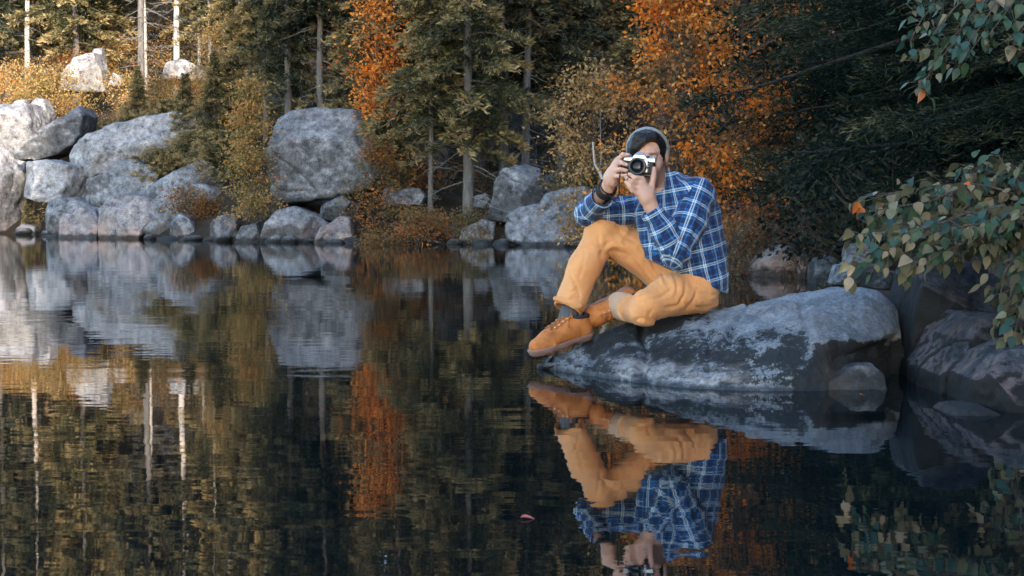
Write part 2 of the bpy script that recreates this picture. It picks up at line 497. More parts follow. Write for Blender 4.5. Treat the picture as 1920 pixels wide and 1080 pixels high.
ROCKSEED = [0]
def rock(poly_px, d, label, mat='grey', thick=None, tilt=0.35, res=44, rough=1.0, group=None, name='boulder', cat='boulder', lean=0.0, facets=3):
    ROCKSEED[0] += 1
    rng = np.random.default_rng(100 + ROCKSEED[0])
    pts = np.array([P(x, y, d) for x, y in poly_px])
    poly = pts[:, [0, 2]].copy()
    low = (poly[:, 1] < 0.10) & (poly[:, 1] < poly[:, 1].min() + 0.22 * np.ptp(poly[:, 1]))
    poly[low, 1] = np.minimum(poly[low, 1], 0) - min(0.15, 0.5 * np.ptp(poly[:, 1]))
    c = np.array(((poly[:, 0].min() + poly[:, 0].max()) / 2, poly[:, 1].min()))
    poly -= c
    w, hgt = np.ptp(poly[:, 0]), np.ptp(poly[:, 1])
    T = thick if thick else 0.42 * min(w, 1.6 * hgt) + 0.1 * w
    size = max(w, hgt)
    h = size / (res * 1.25)
    mgn = 3 * h + 0.03 * size
    F = Field((poly[:, 0].min() - mgn, -T - mgn, poly[:, 1].min() - mgn), (poly[:, 0].max() + mgn, T + mgn, poly[:, 1].max() + mgn), h)
    X, Z = np.meshgrid(F.ax[0], F.ax[2], indexing='ij')
    p2 = poly_sdf(poly, X, Z)
    r = 0.085 * size
    Y = F.ax[1]
    # front leans back towards the top, cross-section rounds off near the outline
    zmid = hgt * 0.45
    yf = Y[None, :, None] - tilt * (Z[:, None, :] - zmid)
    a = p2[:, None, :] + r * 0.30
    b = np.abs(yf) - T * 0.95 + r * 0.30
    D = np.minimum(np.maximum(a, b), 0) + np.sqrt(np.maximum(a, 0) ** 2 + np.maximum(b, 0) ** 2) - r * 0.30
    for k in range(facets * 2):
        n = np.array((rng.uniform(-1, 1), -rng.uniform(0.4, 1.3), rng.uniform(-0.25, 1.0))); n /= np.linalg.norm(n)
        off = T * rng.uniform(0.62, 0.9) * abs(n[1]) + 0.30 * w * abs(n[0]) + 0.30 * hgt * n[2]
        e = X[:, None, :] * n[0] + Y[None, :, None] * n[1] + (Z[:, None, :] - zmid) * n[2] - off
        kk = 0.018 * size
        hh = np.maximum(kk - np.abs(D - e), 0) / kk
        D = np.maximum(D, e) + hh * hh * kk / 4
    F.d = D.astype(np.float32)
    v, f = F.mesh()
    nrm = vert_normals(v, f)
    s = 1.0 / size
    disp = fbm(v * s * 3.0 + ROCKSEED[0] * 7.1, 5, ROCKSEED[0], 0.58) * 0.034 * size * rough
    rid = -np.abs(fbm(v * s * 2.2 + 3.3, 4, ROCKSEED[0] + 50, .6)) * 0.075 * size * rough
    crk = np.zeros(len(v))
    for k in range(2):
        cn_ = rng.normal(0, 1, 3); cn_ /= np.linalg.norm(cn_)
        g_ = (v @ cn_) * s + 0.10 * fbm(v * s * 4 + k, 3, ROCKSEED[0] + 90) + rng.uniform(-.25, .05)
        crk -= np.exp(-(g_ / 0.012) ** 2) * 0.018 * size * (vnoise(v * s * 3 + 9 * k, 8) > -.1)
    v = v + nrm * (disp + rid + crk + 0.016 * size)[:, None]
    me = np_mesh(name, v, f, ROCK[mat])
    o = link(name, me, None, (c[0], d + T * 0.35, c[1]))
    return set_props(o, label, cat, group)

FAR = 'boulders piled along the far shore'
rock([(-60,200),(-10,194),(20,196),(45,193),(60,225),(66,258),(50,282),(20,292),(-60,300)], 35.2, 'sunlit pale boulder at the upper left edge of the rocky bank', 'pale', group=FAR, thick=1.0)
rock([(-70,280),(10,282),(36,300),(40,330),(38,352),(30,382),(27,440),(-70,440)], 34.6, 'pale blue-grey rock wall at the left edge of the far waterline', 'pale', group=FAR, thick=0.9)
rock([(44,262),(50,200),(62,183),(80,186),(92,212),(90,255)], 36.6, 'narrow sunlit pink rock standing behind the tilted slab', 'pale', group=FAR)
rock([(36,292),(62,265),(109,227),(145,197),(156,215),(152,252),(140,270),(114,288),(78,304),(40,300)], 34.2, 'tilted grey slab leaning up to the right on the left bank', 'grey', group=FAR, tilt=0.5)
rock([(134,300),(140,276),(162,258),(213,230),(298,213),(362,209),(372,240),(355,262),(320,284),(250,300),(222,322),(190,335),(150,322)], 33.2, 'long pale slab with a black lichen underside on the bank', 'pale', group=FAR, tilt=0.75, thick=0.9, res=60)
rock([(42,304),(90,300),(150,311),(168,335),(168,378),(90,380),(45,370)], 32.6, 'pale grey block behind the sparse yellow shrub', 'pale', group=FAR)
rock([(164,334),(187,330),(215,302),(246,299),(283,309),(304,330),(298,372),(240,380),(190,394),(174,392),(164,375)], 31.4, 'flat topped grey boulder below the long slab', 'grey', group=FAR, tilt=0.55)
rock([(262,372),(308,341),(340,318),(375,297),(402,305),(434,338),(424,395),(380,405),(330,410),(280,400)], 30.4, 'tall pointed grey boulder left of the yellow column tree', 'grey', group=FAR, tilt=0.6)
rock([(262,400),(300,370),(340,346),(380,343),(416,356),(422,395),(410,436),(370,440),(320,440),(280,430)], 29.7, 'broad pale grey boulder in front of the pointed boulder', 'grey', group=FAR, tilt=0.5)
rock([(186,392),(205,376),(240,365),(275,369),(302,385),(294,412),(276,430),(270,446),(190,446)], 29.4, 'pink topped rounded boulder at the far waterline', 'pink', group=FAR, tilt=0.5)
rock([(113,414),(122,396),(150,388),(180,393),(191,420),(190,446),(114,446)], 30.0, 'rounded grey boulder with a pink base left of the pink topped one', 'pink', group=FAR)
rock([(86,380),(105,371),(140,372),(170,386),(168,428),(120,440),(88,440)], 31.0, 'dark undercut grey boulder behind the pink based one', 'grey', group=FAR)
rock([(26,446),(30,430),(42,420),(66,424),(76,446)], 33.0, 'small grey stone under the little conifer shrub', 'grey', group=FAR, res=26)
rock([(74,452),(80,442),(108,440),(122,452)], 30.6, 'low dark stone just above the far waterline', 'dark', group=FAR, res=26)
rock([(316,446),(322,410),(335,400),(354,407),(388,446)], 28.6, 'wedge shaped grey stone in front of the orange heath shrub', 'grey', group=FAR, res=34)
rock([(414,398),(418,352),(440,344),(462,360),(470,400)], 30.0, 'small pale boulder half hidden by the yellow column tree', 'grey', group=FAR, res=30)
rock([(503,285),(512,240),(520,222),(542,211),(603,203),(660,207),(692,212),(706,260),(708,338),(692,356),(650,366),(531,381),(518,360),(508,330)], 27.6, 'huge square grey boulder propped above a dark gap', 'grey', group=FAR, tilt=0.12, thick=0.95, res=80, rough=0.6, facets=2)
rock([(486,450),(500,418),(520,396),(555,390),(600,409),(616,420),(612,450)], 26.6, 'low rounded grey boulder under the huge square boulder', 'grey', group=FAR, tilt=0.6)
rock([(582,456),(603,428),(638,406),(654,410),(668,456)], 25.9, 'pink based boulder beside the orange shrub at the waterline', 'pink', group=FAR, tilt=0.5)
rock([(596,412),(605,385),(643,367),(672,385),(672,418)], 27.0, 'rough broken stone in the gap below the huge boulder', 'dark', group=FAR, res=36)
rock([(480,420),(500,384),(560,392),(640,372),(700,360),(700,430),(560,440)], 29.6, 'dark rock face deep in the gap behind the low boulder', 'dark', group=FAR, res=36)
rock([(914,412),(925,368),(928,342),(943,317),(986,308),(1013,316),(1019,368),(1014,400),(957,418)], 25.6, 'tall leaning grey boulder behind the man', 'grey', group=FAR, tilt=0.3, rough=0.7)
rock([(950,408),(975,392),(1013,383),(1024,368),(1060,355),(1100,351),(1140,368),(1150,456),(1000,456),(952,446)], 24.8, 'broad low grey boulder right behind the bent knee', 'grey', group=FAR, tilt=0.5)
rock([(858,456),(866,428),(905,412),(928,418),(922,456)], 25.1, 'pale rock with a white base at the waterline below the tall boulder', 'pale', group=FAR, res=34)
rock([(820,456),(833,422),(858,413),(868,430),(868,456)], 25.3, 'dark pinkish stone under the brown heath bush', 'dark', group=FAR, res=34)
rock([(716,384),(720,354),(785,353),(796,366),(790,388)], 26.8, 'flat grey ledge behind the thin spruce trunk', 'grey', group=FAR, res=34, tilt=0.8)
rock([(1010,372),(1016,332),(1036,326),(1054,345),(1056,375)], 26.8, 'dark boulder in the shade between tall boulder and yellow birch', 'dark', group=FAR, res=34)
rock([(936,320),(930,250),(950,228),(985,240),(1004,270),(1010,325)], 32.0, 'shaded rock wall among the spruce trunks', 'dark', group=FAR, res=40)
rock([(886,388),(890,368),(910,362),(925,380),(925,392)], 26.0, 'small shaded stone beside the thick spruce trunk', 'grey', group=FAR, res=26)
rock([(118,172),(124,136),(140,108),(172,96),(190,130),(194,172)], 41.0, 'sunlit pink boulder high on the left slope', 'pale', group=FAR)
rock([(170,118),(176,92),(190,90),(197,120)], 42.5, 'small sunlit stone on top of the left slope', 'pale', group=FAR, res=26)
rock([(205,160),(212,136),(226,142),(232,162)], 41.0, 'little pale stone right of the sunlit pink boulder', 'pale', group=FAR, res=26)
rock([(300,150),(315,118),(345,112),(385,132),(392,152)], 42.0, 'broken pale rocks at the foot of the white trunk', 'pale', group=FAR, res=34)
rock([(20,216),(26,190),(48,186),(52,216)], 37.0, 'sunlit block above the left rock wall', 'pale', group=FAR, res=26)
rock([(355,245),(372,205),(420,196),(450,215),(455,250)], 33.5, 'shaded boulder behind the low spruces left of the column tree', 'dark', group=FAR, res=34)
rock([(388,450),(394,420),(416,404),(440,402),(455,450)], 27.5, 'grey boulder half under the foot of the yellow column tree', 'grey', group=FAR, res=34)
rock([(440,452),(452,426),(480,418),(498,452)], 26.6, 'dark low stone between the column tree and the low rounded boulder', 'dark', group=FAR, res=30)
# middle of the right bank
MID = 'stones on the right bank behind the man'
rock([(1398,512),(1422,490),(1450,470),(1475,461),(1500,470),(1514,490),(1512,520)], 13.9, 'pointed grey and pink stone behind the boulder by the man', 'pink', group=MID, res=50, tilt=0.3)
rock([(1498,520),(1500,482),(1512,474),(1524,484),(1526,520)], 13.4, 'narrow upright pink stone beside the pointed one', 'pink', group=MID, res=30)
rock([(1352,520),(1356,466),(1372,458),(1388,470),(1388,518)], 15.5, 'dark stone touching the back of the man in the view', 'dark', group=MID, res=34)
rock([(1386,506),(1392,490),(1408,488),(1412,506)], 15.0, 'tiny blue-grey stone beside the pointed one', 'grey', group=MID, res=24)
rock([(1520,520),(1528,490),(1560,480),(1590,500),(1592,525)], 12.6, 'dark mossy stone under the low tan shrub', 'dark', group=MID, res=34)
rock([(1585,500),(1595,462),(1632,452),(1660,475),(1665,510)], 11.5, 'blue-grey boulder seen through the leafy bush', 'grey', group=MID, res=40)
rock([(1560,534),(1575,500),(1625,492),(1680,512),(1700,545)], 9.5, 'shaded rock behind the big boulder', 'dark', group=MID, res=40)
# close right
NR = 'dark rocks in the shade at the right'
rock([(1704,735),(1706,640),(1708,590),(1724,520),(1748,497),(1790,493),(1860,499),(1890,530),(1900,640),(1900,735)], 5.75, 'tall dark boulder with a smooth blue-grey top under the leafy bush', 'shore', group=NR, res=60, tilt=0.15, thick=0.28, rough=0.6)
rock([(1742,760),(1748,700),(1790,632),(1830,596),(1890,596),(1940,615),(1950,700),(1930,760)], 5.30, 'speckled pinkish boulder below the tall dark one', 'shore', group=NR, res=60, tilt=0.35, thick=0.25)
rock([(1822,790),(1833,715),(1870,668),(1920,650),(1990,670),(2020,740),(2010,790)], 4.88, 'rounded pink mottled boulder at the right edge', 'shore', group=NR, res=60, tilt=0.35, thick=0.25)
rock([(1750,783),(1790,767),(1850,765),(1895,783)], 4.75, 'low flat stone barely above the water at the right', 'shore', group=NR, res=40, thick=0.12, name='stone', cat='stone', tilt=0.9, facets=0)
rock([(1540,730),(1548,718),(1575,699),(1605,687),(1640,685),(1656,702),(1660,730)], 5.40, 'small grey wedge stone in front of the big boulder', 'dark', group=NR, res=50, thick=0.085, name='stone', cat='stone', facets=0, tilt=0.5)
# ------------------------------------------------------------------ the boulder the man sits on
def section(*pts):               # (px, py, depth) -> world points along one cross-section, front to back
    return np.array([P(*p) for p in pts])

def below(px, py, d, z):
    p = P(px, py, d); p[2] = z
    return p
SECT = []
def sec(front, shoulder, crest, back_d):
    f = P(*front); f[2] = 0.0
    f0 = f.copy(); f0[2] = -0.30; f0[1] -= 0.03
    s = P(*shoulder); c = P(*crest)
    b = c.copy(); b[1] = back_d; b[2] = 0.02
    mid = (c + b) / 2; mid[2] = c[2] * 0.72 + 0.02
    b0 = b.copy(); b0[2] = -0.3; b0[1] += 0.1
    SECT.append(np.array([f0, f, (f + s) / 2 + np.array((0, -0.015, 0.018)), s, (s + c) / 2 + np.array((0, 0, 0.012)), c, mid, b, b0]))
sec((1016, 690, 6.02), (1022, 686, 6.06), (1030, 683, 6.12), 6.22)
sec((1050, 699, 5.92), (1062, 676, 6.00), (1072, 654, 6.12), 6.36)
sec((1100, 707, 5.78), (1108, 668, 5.96), (1112, 628, 6.15), 6.50)
sec((1160, 717, 5.62), (1168, 646, 5.90), (1176, 601, 6.20), 6.62)
sec((1230, 727, 5.45), (1238, 622, 5.90), (1246, 590, 6.24), 6.72)
sec((1310, 734, 5.35), (1318, 601, 5.90), (1322, 579, 6.24), 6.78)
sec((1400, 738, 5.28), (1408, 584, 5.86), (1412, 566, 6.22), 6.78)
sec((1470, 738, 5.27), (1476, 588, 5.72), (1480, 549, 6.12), 6.74)
sec((1530, 737, 5.30), (1532, 614, 5.52), (1536, 539, 6.02), 6.66)
sec((1590, 731, 5.38), (1596, 632, 5.50), (1600, 534, 5.98), 6.55)
sec((1645, 722, 5.52), (1656, 628, 5.60), (1648, 548, 5.98), 6.42)
sec((1684, 712, 5.70), (1690, 640, 5.76), (1680, 585, 5.98), 6.25)
sec((1700, 700, 5.92), (1697, 660, 5.94), (1694, 640, 6.00), 6.10)
def closed(p, z):            # the rock tapers to a point under the water at either end
    q_ = P(*p); q_[2] = z
    SECT_END = np.tile(q_, (9, 1)); SECT_END[:, 1] += np.linspace(-.02, .02, 9); return SECT_END
SECT.insert(0, closed((1006, 694, 6.08), -.03)); SECT.append(closed((1712, 700, 6.0), -.06))
S = np.array(SECT)                                   # (sections, points, 3)

def catmull(a, n):                                   # resample axis 0
    m = len(a); t = np.linspace(0, m - 1, n)
    i = np.clip(np.floor(t).astype(int), 0, m - 2); u = (t - i)
    u = u.reshape((-1,) + (1,) * (a.ndim - 1))
    p0 = a[np.maximum(i - 1, 0)]; p1 = a[i]; p2 = a[i + 1]; p3 = a[np.minimum(i + 2, m - 1)]
    return 0.5 * (2 * p1 + (p2 - p0) * u + (2 * p0 - 5 * p1 + 4 * p2 - p3) * u ** 2 + (3 * p1 - p0 - 3 * p2 + p3) * u ** 3)
NU, NV = 340, 190
B = catmull(S, NU)
B = catmull(B.transpose(1, 0, 2), NV).transpose(1, 0, 2)
bv = B.reshape(-1, 3)
ii, jj = np.meshgrid(np.arange(NU - 1), np.arange(NV - 1), indexing='ij')
q = (ii * NV + jj).ravel()
bf = np.stack([q, q + NV, q + NV + 1, q + 1], 1)
bn = vert_normals(bv, bf)
if bn[(NU // 2) * NV + NV // 2][2] < 0:
    bf = bf[:, ::-1]; bn = -bn
disp = fbm(bv * 3.2, 4, 3) * 0.030 - np.abs(fbm(bv * np.array((2.0, 4.0, 4.0)) + 5.1, 3, 9)) * 0.030 + fbm(bv * 16, 4, 31, 0.65) * 0.013 - np.maximum(fbm(bv * 7 + 2, 3, 61), .12) * 0.03
# two cracks that run down the face
for (xa, ya, xb, yb, dp) in ((0.56, 6.2, 0.50, 5.5, 0.030), (1.06, 6.15, 0.86, 5.7, 0.026), (0.82, 6.1, 0.74, 5.35, 0.012), (1.24, 6.05, 1.16, 5.6, 0.012), (0.34, 6.2, 0.30, 5.7, 0.012)):
    t = np.clip((ya - bv[:, 1]) / (ya - yb), 0, 1)
    xx = xa + (xb - xa) * t + 0.035 * vnoise(bv * 6, 77)
    g = np.exp(-((bv[:, 0] - xx) / 0.016) ** 2) * (bv[:, 1] < ya + 0.05) * (bv[:, 1] > yb - 0.1)
    disp -= dp * g
# undercut below the pale cap at the right-hand end
cap = sstep(1.12, 1.3, bv[:, 0]) * sstep(0.19, 0.15, bv[:, 2]) * (bv[:, 1] < 5.8)
disp -= 0.05 * cap
tipf = sstep(0, 30, np.minimum(np.repeat(np.arange(NU), NV), NU - 1 - np.repeat(np.arange(NU), NV)).astype(float))
bv = bv + bn * (disp * (0.15 + 0.85 * tipf))[:, None]
bn2 = vert_normals(bv, bf)

m = NT('big_boulder_granite')
pos = m.pos()
sep = m.n('ShaderNodeSeparateXYZ'); m.l(pos, sep.inputs[0])
big = m.noise(pos, 1.7, 4, 0.6, 0.5); mid = m.noise(pos, 9, 9, 0.75, 0.2); fine = m.noise(pos, 75, 6, 0.8)
c = m.ramp(big, [(0.30, (0.115, 0.130, 0.150)), (0.52, (0.200, 0.220, 0.250)), (0.7, (0.255, 0.275, 0.305))])
c = m.mix(0.8, c, m.ramp(mid, [(0.3, (0.30, 0.32, 0.36)), (0.47, (0.88, 0.88, 0.9)), (0.60, (1.15, 1.15, 1.14)), (0.72, (1.4, 1.4, 1.39))]), 'MULTIPLY')
c = m.mix(0.8, c, m.ramp(fine, [(0.36, (0.40, 0.41, 0.44)), (0.5, (1, 1, 1)), (0.64, (1.5, 1.5, 1.48))]), 'MULTIPLY')
# black lichen: a broken belt along the lower face, solid under the cap at the right; also paints the man's contact shadow
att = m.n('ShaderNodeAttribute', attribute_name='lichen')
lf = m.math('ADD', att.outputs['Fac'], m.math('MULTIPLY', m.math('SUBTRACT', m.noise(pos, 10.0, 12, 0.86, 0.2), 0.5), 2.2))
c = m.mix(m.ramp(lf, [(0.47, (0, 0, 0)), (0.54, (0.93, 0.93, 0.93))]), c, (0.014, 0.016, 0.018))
# bleached band a hand above the water
zz = m.math('ADD', sep.outputs[2], m.math('MULTIPLY', m.math('SUBTRACT', mid, 0.5), 0.10))
band = m.ramp(zz, [(0.012, (0, 0, 0)), (0.035, (1, 1, 1)), (0.055, (1, 1, 1)), (0.085, (0, 0, 0))])
att2 = m.n('ShaderNodeAttribute', attribute_name='bleach')
c = m.mix(m.math('MULTIPLY', m.math('MULTIPLY', band, m.math('MULTIPLY', att2.outputs['Fac'], m.ramp(m.noise(pos, 11, 8, 0.75), [(0.40, (0.1, 0.1, 0.1)), (0.56, (1, 1, 1))]))), 0.62), c, (0.52, 0.49, 0.49))
c = m.mix(m.math('MULTIPLY', m.ramp(zz, [(0.006, (1, 1, 1)), (0.03, (0, 0, 0))]), 0.85), c, (0.022, 0.030, 0.040))
m.color(c); m.set(Roughness=0.85); m.bsdf.inputs['Specular IOR Level'].default_value = 0.2
b1 = m.bump(mid, 0.6, 0.025); b2 = m.bump(fine, 0.5, 0.006, b1)
m.l(b2, m.bsdf.inputs['Normal'])
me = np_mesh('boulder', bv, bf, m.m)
x, y, z = bv[:, 0], bv[:, 1], bv[:, 2]
pxs = 960 + FPX * x / y; pys = 383 + FPX * (CAM_H - z) / y
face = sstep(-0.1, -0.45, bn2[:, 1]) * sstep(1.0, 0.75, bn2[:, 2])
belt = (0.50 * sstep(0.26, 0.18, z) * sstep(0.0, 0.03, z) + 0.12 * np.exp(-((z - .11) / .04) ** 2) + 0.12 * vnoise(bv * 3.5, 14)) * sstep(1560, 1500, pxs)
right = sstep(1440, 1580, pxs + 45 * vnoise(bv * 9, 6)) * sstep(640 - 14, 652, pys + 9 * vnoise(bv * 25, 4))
under = 0.74 * sstep(1400, 1260, pxs) * sstep(1080, 1130, pxs) * sstep(5.85, 6.0, y)  # contact shadow painted beneath the man, sharing the lichen colour
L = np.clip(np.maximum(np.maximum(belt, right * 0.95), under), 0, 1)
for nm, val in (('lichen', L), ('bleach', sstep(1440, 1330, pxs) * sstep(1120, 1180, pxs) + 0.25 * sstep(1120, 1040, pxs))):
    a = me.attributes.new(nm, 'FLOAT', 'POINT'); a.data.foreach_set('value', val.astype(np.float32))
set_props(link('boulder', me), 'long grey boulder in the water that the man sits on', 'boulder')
BOULDER_V = bv
# ------------------------------------------------------------------ the man
J = P
PROOT = thing('person', 'man in blue plaid shirt and tan trousers sitting on the boulder taking a photo', 'person', J(1300, 575, 6.19))
PR = np.array(PROOT.location)

def part(name, v, f, mat, col=None, parent=None, smooth=True):
    par = PROOT if parent is None else parent
    base = PR
    me = np_mesh(name, np.asarray(v) - base, f, mat, smooth, col)
    return link(name, me, par)

# --- joints
HEAD = J(1214, 296, 6.145)
hip_r, hip_l = J(1276, 526, 6.28), J(1298, 548, 6.10)
knee_r, ank_r = J(1129, 440, 6.25), J(1066, 590, 6.13)
knee_l, ank_l = J(1200, 577, 5.95), J(1160, 574, 6.20)
sho_r, elb_r, wri_r = J(1208, 388, 6.26), J(1100, 398, 6.24), J(1139, 352, 6.05)
sho_l, elb_l, wri_l = J(1308, 366, 6.07), J(1268, 474, 5.96), J(1220, 386, 5.945)

# head frame: faces the camera, turned a little to the picture's left, tilted to the left
fw = np.array((-0.16, -1.0, -0.10)); fw /= np.linalg.norm(fw)
upv = np.array((-0.03, 0.0, 1.0)); rt = np.cross(fw, upv); rt /= np.linalg.norm(rt)   # rt: the man's left is -rt ... see below
upv = np.cross(rt, fw)
HX = np.cross(upv, fw) * -1.0        # picture-right axis
if HX[0] < 0: HX = -HX
HY = -fw                              # away from the face
HZ = upv
HR = np.array((HX, HY, HZ))
def hp(x, y, z): return HEAD + x * HX + y * HY + z * HZ     # x picture right, y to the back of the head, z up

# --- skin: one continuous body
lo = J(985, 700, 5.75); hi = J(1390, 225, 6.50)
F = Field((lo[0], 5.76, 0.02), (hi[0], 6.46, 1.09), 0.0033)
# trunk and limbs under the clothes
F.chain([J(1300, 530, 6.20), J(1286, 465, 6.19), J(1268, 405, 6.17), J(1250, 368, 6.16)], [.085, .09, .105, .06], .05)
F.chain([sho_r, elb_r, wri_r], [.045, .036, .026], .03)
F.chain([sho_l, elb_l, wri_l], [.045, .038, .027], .03)
F.chain([sho_r, sho_l], [.05, .05], .04)
F.chain([hip_r, knee_r, ank_r, J(1058, 604, 6.12)], [.075, .05, .032, .030], .015)
F.chain([hip_l, J(1212, 574, 5.96), J(1180, 578, 6.10), ank_l], [.07, .042, .036, .030], .012)
# neck and head
F.chain([J(1252, 378, 6.17), J(1228, 338, 6.165)], [.062, .054], .02)
F.ell(hp(0, .012, .020), (.076, .094, .098), HR, .02)
F.ell(hp(0, -.028, -.040), (.060, .062, .070), HR, .03)          # face
F.chain([hp(-.045, .01, -.058), hp(0, -.066, -.098), hp(.045, .01, -.058)], [.024, .021, .024], .03)   # jaw
F.ell(hp(0, -.078, -.100), (.020, .016, .015), HR, .02)          # chin
for sx in (-1, 1):
    F.ell(hp(sx * .044, -.052, -.030), (.022, .020, .016), HR, .02)       # cheekbones
    F.ell(hp(sx * .031, -.090, .006), (.017, .012, .010), HR, .010, sub=True)
    F.ell(hp(sx * .031, -.075, .002), (.0125, .0125, .0125), HR, .002)    # closed eye
    F.chain([hp(sx * .012, -.084, .020), hp(sx * .047, -.074, .019)], [.007, .005], .010)   # brow
    # ear
    F.ell(hp(sx * .081, .008, .000), (.010, .019, .033), HR, .006)
    F.ell(hp(sx * .090, .001, .004), (.007, .010, .019), HR, .004, sub=True)
F.chain([hp(0, -.083, .012), hp(0, -.106, -.028)], [.008, .0125], .010)    # nose
for sx in (-1, 1): F.ell(hp(sx * .012, -.094, -.031), (.009, .010, .008), HR, .006)
F.chain([hp(-.020, -.079, -.061), hp(0, -.087, -.058), hp(.020, -.079, -.061)], [.0045, .0065, .0045], .006)
F.chain([hp(-.018, -.079, -.070), hp(0, -.085, -.071), hp(.018, -.079, -.070)], [.0045, .007, .0045], .006)
F.rcone(hp(-.021, -.091, -.0655), hp(.021, -.091, -.0655), .0025, .0025, .003, sub=True)

def finger(pts, r, k=.006): F.chain([J(*p) for p in pts], r, k)
# left hand (right in the picture) cups the lens from below
F.chain([wri_l, J(1213, 366, 5.942)], [.027, .028], .02)
F.chain([J(1213, 368, 5.942), J(1204, 337, 5.938)], [.024, .014], .02)
F.chain([J(1211, 370, 5.938), J(1198, 350, 5.930)], [.024, .014], .02)
F.chain([J(1210, 372, 5.934), J(1198, 364, 5.926)], [.022, .013], .02)
F.chain([J(1218, 370, 5.946), J(1221, 350, 5.955)], [.022, .015], .02)
finger([(1204, 335, 5.936), (1190, 333, 5.922), (1180, 326, 5.930)], [.0115, .0098, .0080])
finger([(1198, 345, 5.930), (1184, 341, 5.914), (1174, 333, 5.920)], [.0115, .0100, .0082])
finger([(1196, 355, 5.926), (1182, 350, 5.912), (1174, 342, 5.916)], [.0110, .0096, .0080])
finger([(1197, 366, 5.924), (1186, 358, 5.912), (1179, 350, 5.914)], [.0100, .0086, .0072])
finger([(1221, 352, 5.955), (1225.5, 331, 5.958), (1226.5, 316, 5.962)], [.0140, .0115, .0090])
# right hand (left in the picture) wraps the end of the camera
F.chain([wri_r, J(1147, 330, 6.030)], [.026, .027], .02)
F.chain([J(1146, 332, 6.030), J(1159, 300, 6.018)], [.024, .015], .02)
F.chain([J(1145, 332, 6.024), J(1155, 309, 6.008)], [.024, .015], .02)
F.chain([J(1146, 336, 6.020), J(1152, 320, 6.002)], [.024, .014], .02)
F.chain([J(1147, 340, 6.020), J(1152, 330, 6.000)], [.022, .013], .02)
finger([(1160, 299, 6.014), (1168, 290, 5.996), (1178, 290.5, 5.990)], [.0115, .0098, .0080])
finger([(1155, 308, 6.004), (1164, 305, 5.976), (1175, 309, 5.968)], [.0115, .0100, .0082])
finger([(1152, 320, 5.998), (1163, 318, 5.968), (1175, 320, 5.962)], [.0112, .0098, .0082])
finger([(1152, 331, 5.996), (1163, 330, 5.966), (1174, 328.5, 5.962)], [.0100, .0088, .0074])
F.chain([J(1150, 322, 6.05), J(1166, 312, 6.055), J(1180, 306, 6.055)], [.014, .011, .009], .008)   # thumb behind
v, f = F.mesh()
# colours that belong to the skin: lips, stubble, redder knuckles
rel = v - HEAD
hx, hy, hz = rel @ HX, rel @ HY, rel @ HZ
inhead = (np.abs(hx) < .12) & (np.abs(hz) < .14) & (hy < .12) & (hy > -.128) & (v[:, 2] > HEAD[2] - .13)
skin = np.array((0.68, 0.41, 0.315)); colr = np.tile(skin, (len(v), 1))
def blend(mask, c):
    global colr
    colr = colr * (1 - mask[:, None]) + np.array(c) * mask[:, None]
st = sstep(-.040, -.060, hz) * sstep(-.140, -.122, hz) * inhead * (hy < .045)
st = np.maximum(st, sstep(.05, .066, np.abs(hx)) * sstep(.0, -.03, hz) * inhead * (hy < .02) * sstep(-.13, -.11, hz))
st = st * (1 - np.exp(-((hx / .024) ** 2 + ((hz + .065) / .011) ** 2)))
blend(0.66 * st, (0.17, 0.105, 0.080))
mo = np.exp(-((hx / .022) ** 2 + ((hz + .050) / .007) ** 2) ** 2) * (hy < -.06)
blend(0.45 * mo * inhead, (0.13, 0.085, 0.07))
lips = np.exp(-((hx / .022) ** 2 + ((hz + .066) / .010) ** 2) ** 2) * (hy < -.06)
blend(0.7 * lips * inhead, (0.44, 0.17, 0.15))
br = np.exp(-(((np.abs(hx) - .031) / .021) ** 4 + ((hz - .021) / .0055) ** 4)) * (hy < -.05)
blend(0.85 * br * inhead, (0.030, 0.020, 0.016))
ey = np.exp(-(((np.abs(hx) - .031) / .014) ** 4 + ((hz + .001) / .0020) ** 4)) * (hy < -.05)
blend(0.9 * ey * inhead, (0.05, 0.028, 0.024))
ck = np.exp(-(((np.abs(hx) - .042) / .020) ** 2 + ((hz + .028) / .022) ** 2)) * (hy < -.03) * inhead
blend(0.35 * ck, (0.60, 0.27, 0.21))
ns = np.exp(-((hx / .014) ** 2 + ((hz + .026) / .02) ** 2)) * (hy < -.08) * inhead
blend(0.3 * ns, (0.60, 0.27, 0.22))
m = NT('skin')
a = m.n('ShaderNodeAttribute', attribute_name='col')
m.color(m.mix(0.5, a.outputs['Color'], m.ramp(m.noise(m.pos(), 60, 4), [(0.35, (0.82, 0.76, 0.74)), (0.65, (1.12, 1.08, 1.06))]), 'MULTIPLY'))
m.set(Roughness=0.55, Subsurface_Weight=0.12, Subsurface_Scale=0.01)
m.bsdf.inputs['Subsurface Radius'].default_value = (1.0, 0.35, 0.2)
m.l(m.bump(m.noise(m.pos(), 220, 3), 0.15, 0.002), m.bsdf.inputs['Normal'])
part('body', v, f, m.m, colr)

